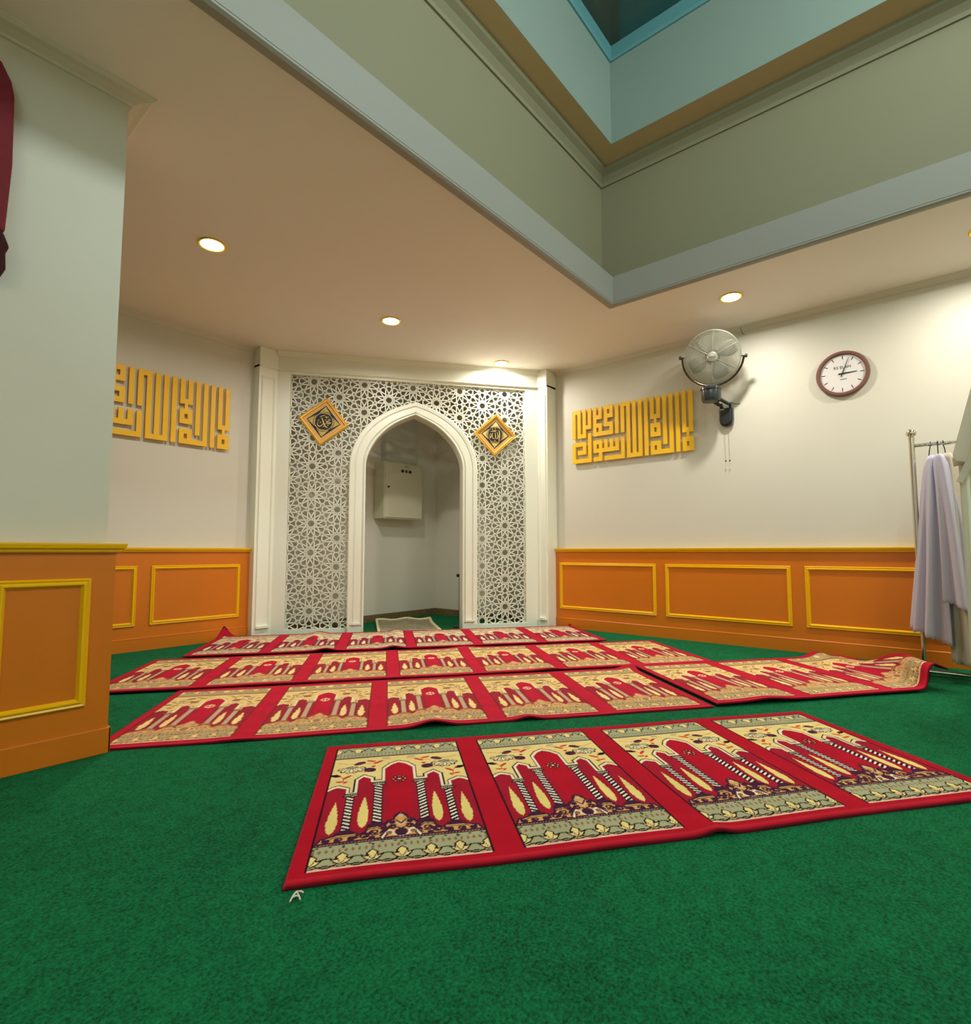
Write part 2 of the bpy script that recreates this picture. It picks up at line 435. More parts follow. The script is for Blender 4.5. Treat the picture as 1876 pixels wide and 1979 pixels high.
def strip_arch(m, prof, fn):
    rows = [arch_line(l) for l, h in prof]
    n = len(rows[0]); i = len(m.v)
    for k in range(n):
        for r, (l, h) in zip(rows, prof): m.v.append(tuple(fn(r[k][0], r[k][1], h)))
    q = len(prof)
    for k in range(n - 1):
        for j in range(q - 1):
            m.f.append((i + k * q + j, i + k * q + j + 1, i + (k + 1) * q + j + 1, i + (k + 1) * q + j)); m.m.append(0)
mih = thing('mihrab_screen', 'white carved prayer niche screen with pointed arch and star lattice across the room corner', 'niche screen', tuple(P0 + T * AC))
m = MB()
strip_arch(m, [(1.0, -0.12), (1.0, 0.055), (0.93, 0.062), (0.72, 0.062), (0.70, 0.046), (0.665, 0.046), (0.64, 0.058), (0.60, 0.062), (0.26, 0.066), (0.22, 0.062), (0.20, 0.044), (0.165, 0.044), (0.14, 0.062), (0.10, 0.076), (0.05, 0.078), (0.0, 0.068), (0.0, -0.12), (1.0, -0.12)], fM)
arch = m.build('arch_frame', M['white'], mih)
for sgn in (-1, 1):    # foot ledge of each arch leg
    a0, a1 = sorted((AC + sgn * 0.565, AC + sgn * 0.685))
    m = MB(); m.box((a0 - 0.02, 0, 0.0), (a1 + 0.03 if sgn > 0 else a1 + 0.02, 0.075, 0.070), fn=fM)
    m.prism([(a0, 0.098), (a1, 0.098), (a1 - 0.012, 0.118), (a0 + 0.012, 0.118)], 0.06, 0.088, fM)
    m.build('leg_foot', M['white'], arch)
# frame round the lattice
FS0, FS1, FZ0, FZ1 = 0.137, 2.80, 0.055, 2.81
m = MB()
m.box((0, 0, -0.08), (FS0, 2.86, 0.0), fn=fM); m.box((FS1, 0, -0.08), (2.955, 2.86, 0.0), fn=fM)
m.box((FS0, FZ1, -0.08), (FS1, 2.86, 0.0), fn=fM)
m.box((FS0, 0, -0.08), (AC - 0.70, FZ0, 0.0), fn=fM); m.box((AC + 0.70, 0, -0.08), (FS1, FZ0, 0.0), fn=fM)
m.build('lattice_frame', M['white'], mih)
m = MB()
m.box((-0.0, 2.84, -0.08), (2.955, CEIL - 0.001, 0.012), fn=fM)
m.sweep([(0.0, 2.838), (2.955, 2.838)], [(0, 0.0), (0, 0.02), (0.006, 0.026), (0.014, 0.018), (0.02, 0.0)], fM)
m.sweep([(0.0, 3.0), (2.955, 3.0)], [(0, 0.0), (0.0, 0.016), (0.02, 0.03), (0.049, 0.045), (0.049, 0.0)], fM)
m.build('frieze', M['white'], mih)
# pilasters
def pilaster(fa, w, d, capd):
    m = MB()
    m.box((0, 0, 0), (w, 2.86, d), fn=fa)
    m.box((0, 2.84, 0), (w, CEIL - 0.001, d + 0.012), fn=fa)
    p = m.build('pilaster', M['white'], mih)
    m = MB()
    e = min(0.03, w * 0.16)
    m.sweep([(e, 0.10), (w - e, 0.10), (w - e, 2.74), (e, 2.74)], [(0, d), (0, d + 0.008), (0.006, d + 0.012), (0.014, d + 0.006), (0.02, d)], fa, closed=True)
    m.prism([(e, 0.092), (w - e, 0.092), (w - e - 0.01, 0.116), (e + 0.01, 0.116)], d, d + 0.03, fa)
    m.build('panel_bead', M['white'], p)
pilaster(lambda a, b, h: (2.785 + a, YL - h, b), 0.21, YL - 5.428, 0)
pilaster(lambda a, b, h: (XR - h, 3.645 - a, b), 0.145, XR - 5.335, 0)
# lattice
LL = 0.3136
def in_lat(s, z):
    if not (FS0 - 0.012 < s < FS1 + 0.012 and FZ0 - 0.012 < z < FZ1 + 0.012): return False
    dx = abs(s - AC)
    if z < SPR: return dx > 0.675
    zz = z - SPR
    if zz > 0.70: return True
    for (x0, z0), (x1, z1) in zip(oc, oc[1:]):
        if z0 <= zz <= z1:
            x = x0 + (x1 - x0) * (zz - z0) / max(1e-6, z1 - z0)
            return dx > x - 0.035
    return True
m = MB(); seen = set(); WD = 0.0053
def lat_seg(p, q, wd=WD):
    key = tuple(sorted(((round(p[0], 3), round(p[1], 3)), (round(q[0], 3), round(q[1], 3)))))
    if key in seen: return
    seen.add(key)
    L = math.hypot(q[0] - p[0], q[1] - p[1]); k = max(1, int(L / 0.025))
    run = None; runs = []
    for i in range(k):
        a = i / k; b = (i + 1) / k; mid = ((p[0] + (q[0] - p[0]) * (a + b) / 2), (p[1] + (q[1] - p[1]) * (a + b) / 2))
        if in_lat(*mid):
            run = [a, b] if run is None else [run[0], b]
        elif run is not None: runs.append(run); run = None
    if run is not None: runs.append(run)
    dx, dy = (q[0] - p[0]) / L, (q[1] - p[1]) / L; nx, ny = -dy * wd, dx * wd
    for a, b in runs:
        A = (p[0] + (q[0] - p[0]) * a - dx * wd * .6, p[1] + (q[1] - p[1]) * a - dy * wd * .6)
        B = (p[0] + (q[0] - p[0]) * b + dx * wd * .6, p[1] + (q[1] - p[1]) * b + dy * wd * .6)
        m.prism([(A[0] - nx, A[1] - ny), (B[0] - nx, B[1] - ny), (B[0] + nx, B[1] + ny), (A[0] + nx, A[1] + ny)], -0.045, -0.03, fM)
for i in range(-1, 10):
    for j in range(-7, 7):
        cx = 0.38 + i * LL * math.sqrt(3) / 2; cz = 1.497 + (j + (0.5 if i % 2 else 0)) * LL
        if not (-0.2 < cx < 3.1 and -0.2 < cz < 3.05): continue
        def pt(x, y, th):   # y outwards along direction th
            c, s_ = math.cos(th), math.sin(th)
            return (cx + LL * (y * c - x * s_), cz + LL * (y * s_ + x * c))
        for k in range(12):
            th = math.pi / 6 * k
            lat_seg(pt(0.120, -0.455, th), pt(0.120, 0.455, th))
            lat_seg(pt(-0.085, 0.5, th), pt(0.085, 0.5, th))
            lat_seg(pt(0.120, 0.40, th), pt(0.055, 0.497, th))
            lat_seg(pt(-0.120, 0.40, th), pt(-0.055, 0.497, th))
            tv = th + math.pi / 12
            vx, vz = cx + LL * 0.5177 * math.cos(tv), cz + LL * 0.5177 * math.sin(tv)
            for q in range(5):
                a0 = tv + math.pi + 2 * math.pi * q / 5; a1 = a0 + 2 * math.pi / 5; rr = 0.043 * LL
                key = (round(vx, 2), round(vz, 2), q)
                lat_seg((vx + rr * math.cos(a0), vz + rr * math.sin(a0)), (vx + rr * math.cos(a1), vz + rr * math.sin(a1)), 0.0035)
m.build('star_lattice', M['white'], mih, fixn=False)

# ------------------------------------------------------------------ square kufic wall lettering
cells = set()
def Cc(c0, c1, r0, r1):
    for c in range(min(c0, c1), max(c0, c1) + 1):
        for r in range(r0, r1 + 1): cells.add((c, r))
def Un(*q):
    for x in q: cells.discard(x)
Cc(0, 0, 0, 8); Cc(2, 2, 0, 8); Cc(0, 2, 8, 8); Cc(1, 1, 9, 9); Cc(0, 2, 10, 12); Un((1, 11))
Cc(4, 4, 0, 12)
Cc(6, 6, 0, 12); Cc(8, 8, 0, 10); Cc(6, 12, 12, 12); Cc(10, 12, 10, 12); Un((11, 11))
Cc(10, 10, 0, 4); Cc(12, 12, 0, 4); Cc(10, 12, 4, 4); Cc(11, 11, 5, 5); Cc(10, 12, 6, 8); Un((11, 7))
Cc(14, 14, 0, 12)
Cc(16, 16, 0, 12); Cc(18, 18, 0, 12); Cc(20, 20, 0, 12); Cc(16, 20, 12, 12); Cc(20, 22, 0, 0); Cc(22, 22, 0, 6)
Cc(24, 24, 0, 6); Cc(22, 22, 8, 12); Cc(22, 28, 12, 12)
Cc(24, 32, 10, 10); Cc(24, 24, 8, 10); Cc(26, 26, 8, 10); Cc(28, 28, 8, 10); Cc(30, 32, 8, 10); Un((31, 9)); Cc(30, 30, 11, 12); Cc(30, 32, 12, 12)
Cc(34, 34, 6, 12); Cc(34, 40, 12, 12); Cc(40, 40, 8, 12); Cc(36, 40, 8, 8); Cc(36, 36, 8, 10); Cc(36, 38, 10, 10)
Cc(40, 40, 0, 6); Cc(38, 40, 0, 0); Cc(38, 38, 0, 6); Cc(36, 38, 6, 6); Cc(36, 36, 0, 6); Cc(34, 36, 4, 4); Cc(34, 34, 0, 4)
Cc(32, 32, 0, 6); Cc(30, 30, 0, 2); Cc(30, 32, 2, 2); Cc(30, 32, 4, 6); Un((31, 5)); Cc(26, 32, 6, 6); Cc(26, 26, 4, 6); Cc(26, 28, 4, 4)
Cc(28, 28, 0, 4); Cc(26, 28, 0, 2); Un((27, 1))
def kufic(fn, edge, cw, ch, ztop, label, loc, off, ga):
    m = MB()
    vid = {}
    # stroke cells a little wider than the gaps
    def A(c): # c boundary 0..41
        return edge + ga * (c * cw + (0.10 * cw if c % 2 else -0.10 * cw))
    def B(r): return ztop - (r * ch)
    def V(c, r, h):
        k = (c, r, h)
        if k not in vid: vid[k] = len(m.v); m.v.append(tuple(fn(A(c), B(r), off + h)))
        return vid[k]
    H0, H1 = 0.0, 0.022
    for (c, r) in cells:
        q = [(c, r), (c + 1, r), (c + 1, r + 1), (c, r + 1)]
        m.f.append(tuple(V(a, b, H1) for a, b in q)); m.m.append(0)
        m.f.append(tuple(V(a, b, H0) for a, b in q)[::-1]); m.m.append(0)
        for (dc, dr, e0, e1) in ((0, -1, 0, 1), (1, 0, 1, 2), (0, 1, 2, 3), (-1, 0, 3, 0)):
            if (c + dc, r + dr) not in cells:
                a, b = q[e0], q[e1]
                m.f.append((V(*a, H0), V(*b, H0), V(*b, H1), V(*a, H1))); m.m.append(0)
    o = m.build('wall_lettering', M['gold'], None)
    tag(o, label, 'wall art', 'golden square script panels')
    # standoffs holding it to the wall
    for (c, r) in ((4, 2), (4, 10), (20, 6), (32, 5), (14, 11), (40, 10), (38, 2)):
        a = edge + ga * (c + 0.5) * cw; b = ztop - (r + 0.5) * ch
        m2 = MB(); m2.lathe([(0.0, 0.0), (0.006, 0.0), (0.006, off), (0.0, off)], lambda x, y, h: fn(a + x, b + y, h), 10)
        m2.build('standoff', M['chrome'], o)
kufic(fR, 1.857, 0.0338, 0.0478, 2.520, 'golden square Arabic lettering on the white wall left of the fan', None, 0.022, 1)
kufic(fL, 2.518, 0.0358, 0.0482, 2.536, 'golden square Arabic lettering on the left wall, partly hidden by the pier', None, 0.022, -1)

# ------------------------------------------------------------------ small square framed calligraphy
def square_art(s, z, half, rot, label, kind):
    o3 = Vector(fM(s, z - half * 1.414, 0.0))
    t = thing('framed_calligraphy', label, 'picture frame', tuple(o3), 'gilt diamond frames on the lattice')
    ca, sa = math.cos(R(45 + rot)), math.sin(R(45 + rot))
    def f(a, b, h):
        return fM(s + a * ca - b * sa, z + a * sa + b * ca, h - 0.028)
    c2, s2 = math.cos(R(rot)), math.sin(R(rot))
    def g(a, b, h):
        return fM(s + a * c2 - b * s2, z + a * s2 + b * c2, h - 0.028)
    m = MB(); hh = half
    m.sweep([(-hh, -hh), (hh, -hh), (hh, hh), (-hh, hh)], [(0, 0), (0, 0.022), (0.006, 0.030), (0.012, 0.024), (0.016, 0.030), (0.024, 0.030), (0.032, 0.020), (0.034, 0.012)], f, closed=True)
    m.box((-hh + .002, -hh + .002, 0.0), (hh - .002, hh - .002, 0.010), fn=f)
    m.build('frame', M['frame_gold'], t)
    i1 = hh - 0.032; i2 = hh - 0.062
    m = MB(); m.sweep([(-i1, -i1), (i1, -i1), (i1, i1), (-i1, i1)], [(0, 0.012), (0, 0.014), (0.030, 0.014)], f, closed=True); m.build('mount', M['mat_gold'], t)
    m = MB(); m.box((-i2, -i2, 0.010), (i2, i2, 0.0145), fn=f); pic = m.build('picture', M['ink'], t)
    m = MB()
    k = i2 - 0.008; rr = i2 * 0.80
    for a, b in ((1, 1), (1, -1), (-1, 1), (-1, -1)):
        pts = [(a * k, b * k)]
        base = math.atan2(b, a)
        lo = math.pi / 4 * 0.80
        seq = [base - lo + 2 * lo * q / 24 for q in range(25)]
        for q, an in enumerate(seq):
            r2 = rr * (1.07 + 0.05 * abs(math.sin(q * math.pi / 3)))
            pts.append((max(-k, min(k, r2 * math.cos(an))), max(-k, min(k, r2 * math.sin(an)))))
        m.prism(pts, 0.0145, 0.0160, f)
    m.build('corner_ornament', M['orn'], pic)
    m = MB(); rg = i2 * 0.78
    m.lathe([(rg, 0.0150), (rg, 0.0175), (rg - 0.005, 0.0175), (rg - 0.005, 0.0150)], f, 48, closed=True)
    m.build('ring', M['silverink'], pic)
    m = MB()
    def stroke(P, w0_, w1_=None):
        P = [(px, py) for px, py in P]
        P = catmull(P, 6) if len(P) > 2 else P
        n_ = len(P); w1_ = w0_ * 0.35 if w1_ is None else w1_
        for i in range(n_ - 1):
            tt = i / max(1, n_ - 1)
            wA = (w0_ + (w1_ - w0_) * abs(2 * tt - 1)) * rg; p, q = P[i], P[i + 1]
            L = math.hypot(q[0] - p[0], q[1] - p[1]) or 1e-6
            dx, dy = (q[0] - p[0]) / L, (q[1] - p[1]) / L; e = wA / rg * 0.3
            p2 = (p[0] - dx * e, p[1] - dy * e); q2 = (q[0] + dx * e, q[1] + dy * e)
            nx, ny = -dy * wA / rg, dx * wA / rg
            m.prism([((u) * rg, (v) * rg) for u, v in ((p2[0] - nx, p2[1] - ny), (q2[0] - nx, q2[1] - ny), (q2[0] + nx, q2[1] + ny), (p2[0] + nx, p2[1] + ny))], 0.0150, 0.0175, g)
    if kind == 0:
        cv = lambda L: [((x - 885) / 285, -(y - 830) / 285) for x, y in L]
        stroke(cv([(800, 715), (850, 790), (895, 880), (945, 960), (1025, 1000)]), 0.075, 0.035)
        stroke(cv([(712, 880), (716, 955), (765, 995), (825, 975), (870, 900)]), 0.055)
        stroke(cv([(1000, 765), (1035, 715), (1070, 745), (1035, 785), (960, 815), (1020, 840), (1100, 825), (1050, 870), (960, 875), (950, 900)]), 0.04)
        stroke(cv([(750, 695), (830, 650), (905, 625)]), 0.03); stroke(cv([(890, 690), (945, 650), (940, 700), (1000, 655), (1010, 640)]), 0.028)
        stroke(cv([(700, 855), (730, 805), (760, 800)]), 0.03); stroke(cv([(760, 850), (800, 860), (790, 895)]), 0.03)
        stroke(cv([(1005, 915), (1040, 920), (1020, 940)]), 0.03); stroke(cv([(875, 1015), (905, 980), (925, 990)]), 0.028); stroke(cv([(900, 760), (930, 775), (960, 750)]), 0.03)
    else:
        cv = lambda L: [((x - 935) / 280, -(y - 905) / 280) for x, y in L]
        stroke(cv([(1070, 735), (1092, 850), (1092, 980), (1082, 1100)]), 0.07, 0.03)
        stroke(cv([(1005, 800), (1022, 880), (1040, 960), (1015, 1040), (965, 1035)]), 0.05)
        stroke(cv([(925, 825), (942, 900), (955, 1000), (965, 1035)]), 0.05)
        stroke(cv([(855, 840), (825, 900), (835, 1000), (880, 1045), (940, 1030)]), 0.045)
        stroke(cv([(765, 865), (742, 950), (762, 1040), (790, 960), (835, 850)]), 0.04)
        stroke(cv([(755, 805), (860, 775), (990, 735)]), 0.035); stroke(cv([(880, 800), (920, 775), (960, 795)]), 0.035)
        stroke(cv([(825, 715), (845, 730)]), 0.04, 0.04); stroke(cv([(915, 685), (935, 695)]), 0.04, 0.04); stroke(cv([(895, 1090), (930, 1120), (965, 1090)]), 0.03)
    m.build('script', M['goldink'], pic)
square_art(0.49, 2.305, 0.190, -7.5, 'left gilt diamond frame with one thick slanting gold stroke on black', 0)
square_art(2.432, 2.252, 0.180, -3.0, 'right gilt diamond frame with upright gold letter strokes on black', 1)

# ------------------------------------------------------------------ niche contents
t = thing('electrical_box', 'beige wall cabinet with three round indicators inside the arch', 'cabinet', (4.75, YL - 0.19, 1.30))
m = MB(); m.box((4.41, YL - 0.20, 1.30), (5.07, YL - 0.001, 2.03)); bo = m.build('body', M['box'], t, bevel=0.004)
m = MB(); m.box((4.425, YL - 0.212, 1.315), (5.055, YL - 0.20, 2.015)); dr = m.build('door', M['box'], t, bevel=0.003)
for i, (dx, mm) in enumerate(((4.70, 'black'), (4.765, 'marble'), (4.83, 'black'))):
    m = MB(); m.lathe([(0, 0), (0.020, 0), (0.020, 0.012), (0.014, 0.016), (0, 0.016)], lambda a, b, h, dx=dx: (dx + a, YL - 0.212 - h, 1.925 + b), 20)
    m.build('indicator', M[mm], dr)
m = MB(); m.lathe([(0, 0), (0.013, 0), (0.013, 0.01), (0, 0.012)], lambda a, b, h: (4.47 + a, YL - 0.212 - h, 1.70 + b), 16); m.build('lock', M['black'], dr)
m = MB(); m.box((4.74, YL - 0.214, 1.985), (4.81, YL - 0.212, 1.993)); m.build('name_plate', M['marble'], dr)
m = MB(); m.box((4.52, YL - 0.10, 2.031), (5.05, YL - 0.001, CEIL - 0.001))
tag(m.build('cable_duct', M['niche'], None), 'pale boxed cable duct rising above the beige cabinet', 'duct')

# small mat in the niche
def matt():
    nx_, ny_ = 46, 60
    V = []; F = []
    for j in range(ny_ + 1):
        for i in range(nx_ + 1):
            u = i / nx_; v = j / ny_
            tt = 0.178 + 0.69 * u; nn = 5.985 + 1.02 * v
            z = 0.014 + 0.004 * math.sin(9 * u + 3 * v) + 0.05 * max(0, v - 0.75) ** 1.2 * (1 + 0.8 * math.sin(14 * u)) + 0.05 * max(0, v - 0.8)
            p = T * tt + N * nn
            edge = min(u, 1 - u, v, 1 - v)
            V.append((p.x, p.y, z + (0.012 if edge < 0.03 else 0)))
    for j in range(ny_):
        for i in range(nx_):
            a = j * (nx_ + 1) + i; F.append((a, a + 1, a + nx_ + 2, a + nx_ + 1))
    m = MB(); m.v = V; m.f = F
    b0 = []
    for j in range(ny_):
        for i in range(nx_):
            m.m.append(1 if min(i, nx_ - 1 - i) < 2 or min(j, ny_ - 1 - j) < 2 else 0)
    return m
mm1 = mat('beige_grey_mottled_pile', (150, 142, 112), 0.95, bump=1.0, scale=60, var=0.95, vscale=30)
mm2 = mat('cream_binding', (226, 212, 168), 0.9, bump=0.3, scale=120)
o = matt().build('niche_mat', [mm1, mm2], None, smooth=False, fixn=False)
sol = o.modifiers.new('thick', 'SOLIDIFY'); sol.thickness = 0.012; sol.offset = -1
tag(o, 'small mottled beige mat with cream edge lying inside the arch', 'mat')

# dark thin stand behind right arch leg
t = thing('microphone_stand', 'thin black stand behind the right leg of the arch', 'stand', tuple(Vector(fM(2.045, 0, -0.20))))
q = Vector(fM(2.045, 0, -0.20))
m = MB(); m.tube([q + Vector((0, 0, 0.01)), q + Vector((0, 0, 0.60))], 0.008, 10); m.build('pole', M['black'], t)
m = MB(); a = Vector(fM(2.01, 0, -0.20)); m.tube([a + Vector((0, 0, 0.60)), q + T * 0.02 + Vector((0, 0, 0.60))], 0.018, 12); m.build('head', M['black'], t)
m = MB(); m.lathe([(0, 0), (0.07, 0), (0.07, 0.012), (0.012, 0.02), (0, 0.02)], lambda x, y, h: (q.x + x, q.y + y, h), 24); m.build('base', M['black'], t)

# ------------------------------------------------------------------ recessed downlights
def downlight(x, y, label, first=[None]):
    if first[0] is None:
        t = thing('downlight', label, 'ceiling light', (x, y, CEIL - 0.004), 'recessed ceiling downlights')
        f = lambda a, b, h: (x + a, y + b, CEIL - 0.004 + h)
        m = MB(); m.lathe([(0.074, 0.003), (0.076, -0.004), (0.088, -0.006), (0.094, 0.0), (0.094, 0.004)], f, 40); m.build('trim_ring', M['brass'], t, smooth=True)
        m = MB(); m.lathe([(0.0, -0.012), (0.04, -0.011), (0.066, -0.006), (0.074, 0.003)], f, 40); m.build('lens', M['lens'], t, smooth=True)
        L = bpy.data.lights.new('lamp_glow', 'AREA'); L.shape = 'DISK'; L.size = 0.11; L.energy = LAMP_W; L.color = LAMP_COL; L.spread = R(170)
        lo = bpy.data.objects.new('lamp_glow', L); C.objects.link(lo); lo.parent = t; lo.location = (0, 0, -0.016)
        first[0] = t
        return t
    src = first[0]
    c = src.copy(); C.objects.link(c); c.location = (x, y, CEIL - 0.004); c['label'] = label
    for ch in src.children:
        d = ch.copy(); C.objects.link(d); d.parent = c
    return c
downlight(1.605, 3.86, 'bright round downlight nearest the pier, largest one over the left side')
downlight(3.255, 3.875, 'round downlight in the middle of the row leading to the niche')
downlight(4.83, 3.79, 'small round downlight just in front of the niche frieze')
downlight(4.80, 1.272, 'round downlight above the wall fan beside the ceiling well')
downlight(4.86, -0.34, 'round downlight at the right picture edge above the clothes rack')
downlight(4.86, -1.95, 'added unseen downlight right of the clothes rack, beyond the picture')  # this and the following downlights are unseen, added to brighten the room
downlight(-0.05, -3.60, 'added unseen downlight behind the viewpoint near the rear wall')
downlight(-1.75, 0.60, 'added unseen downlight behind the viewpoint beside the pier')
downlight(-1.75, -1.60, 'added unseen downlight over the rear wall of the room')
downlight(1.60, -3.60, 'added unseen downlight behind the viewpoint in the near row')
downlight(3.25, -3.60, 'added unseen downlight behind the viewpoint toward the right wall')

# unseen cool fill light, added as a tube on the well ledge
t = thing('added_light_tube', 'added unseen cool fill tube on the ledge of the ceiling well', 'light', (-1.30, -0.5, 3.29))
m = MB(); m.tube([(-1.30, -2.4, 3.315), (-1.30, 1.5, 3.315)], 0.016, 12); m.build('tube', M['tube'], t)
m = MB(); m.box((-1.335, -2.42, 3.286), (-1.265, 1.52, 3.30)); m.build('batten', M['white'], t)
L = bpy.data.lights.new('tube_fill', 'AREA'); L.shape = 'RECTANGLE'; L.size = 3.6; L.size_y = 0.05; L.energy = COOL_W; L.color = COOL_COL; L.spread = R(175)
lo = bpy.data.objects.new('tube_fill', L); C.objects.link(lo); lo.parent = t
lo.location = (0.03, 0.0, 0.05)
d = Vector((1.0, 0.0, 0.45)).normalized()
zq = -d; xq = Vector((0, 1, 0)); yq = zq.cross(xq).normalized()
lo.rotation_euler = Matrix((xq, yq, zq)).transposed().to_euler()

t = thing('added_fill_lamp', 'added unseen cool fill panel on the shaft wall behind the viewpoint', 'light', (2.2, -1.594, 4.75))  # unseen panel added to brighten the pier, floor and shaft
m = MB(); m.box((0.9, -1.594, 4.50), (3.5, -1.57, 5.15)); m.build('housing', M['white'], t)
m = MB(); m.box((0.93, -1.57, 4.53), (3.47, -1.566, 5.12)); m.build('diffuser', M['tube'], t)
L = bpy.data.lights.new('panel_fill', 'AREA'); L.shape = 'RECTANGLE'; L.size = 2.5; L.size_y = 0.56; L.energy = PANEL_W; L.color = (0.90, 1.0, 0.94); L.spread = R(175)
lo = bpy.data.objects.new('panel_fill', L); C.objects.link(lo); lo.parent = t; lo.location = (0.0, 0.30, 0.07); lo.rotation_euler = (R(58), 0, 0)

# ------------------------------------------------------------------ prayer rugs
LIN = lambda r, g, b: np.array(lin((r, g, b)))
PAL_A = dict(red=(178, 8, 36), red2=(162, 18, 44), gold=(234, 212, 140), sage=(166, 168, 132), line=(34, 8, 22), white=(238, 226, 204), brown=(146, 104, 74), purple=(66, 26, 58), tan=(214, 164, 92), pink=(226, 176, 140), cyp=(232, 212, 128), orange=(206, 60, 34), cola=(240, 228, 210), colb=(26, 14, 26), green=(64, 88, 50))
PAL_B = dict(red=(192, 26, 52), red2=(160, 40, 54), gold=(236, 202, 132), sage=(186, 162, 116), line=(110, 40, 34), white=(244, 222, 176), brown=(150, 110, 76), purple=(176, 120, 84), tan=(216, 170, 110), pink=(220, 176, 130), cyp=(244, 216, 144), orange=(150, 100, 40), cola=(206, 180, 148), colb=(192, 160, 130), green=(96, 80, 44))
PAL_C = dict(red=(190, 24, 54), red2=(146, 40, 60), gold=(232, 208, 166), sage=(192, 180, 146), line=(60, 22, 24), white=(246, 224, 190), brown=(140, 110, 86), purple=(104, 50, 56), tan=(204, 166, 124), pink=(226, 190, 160), cyp=(246, 220, 180), orange=(130, 90, 60), cola=(196, 166, 150), colb=(176, 140, 130), green=(80, 70, 50))

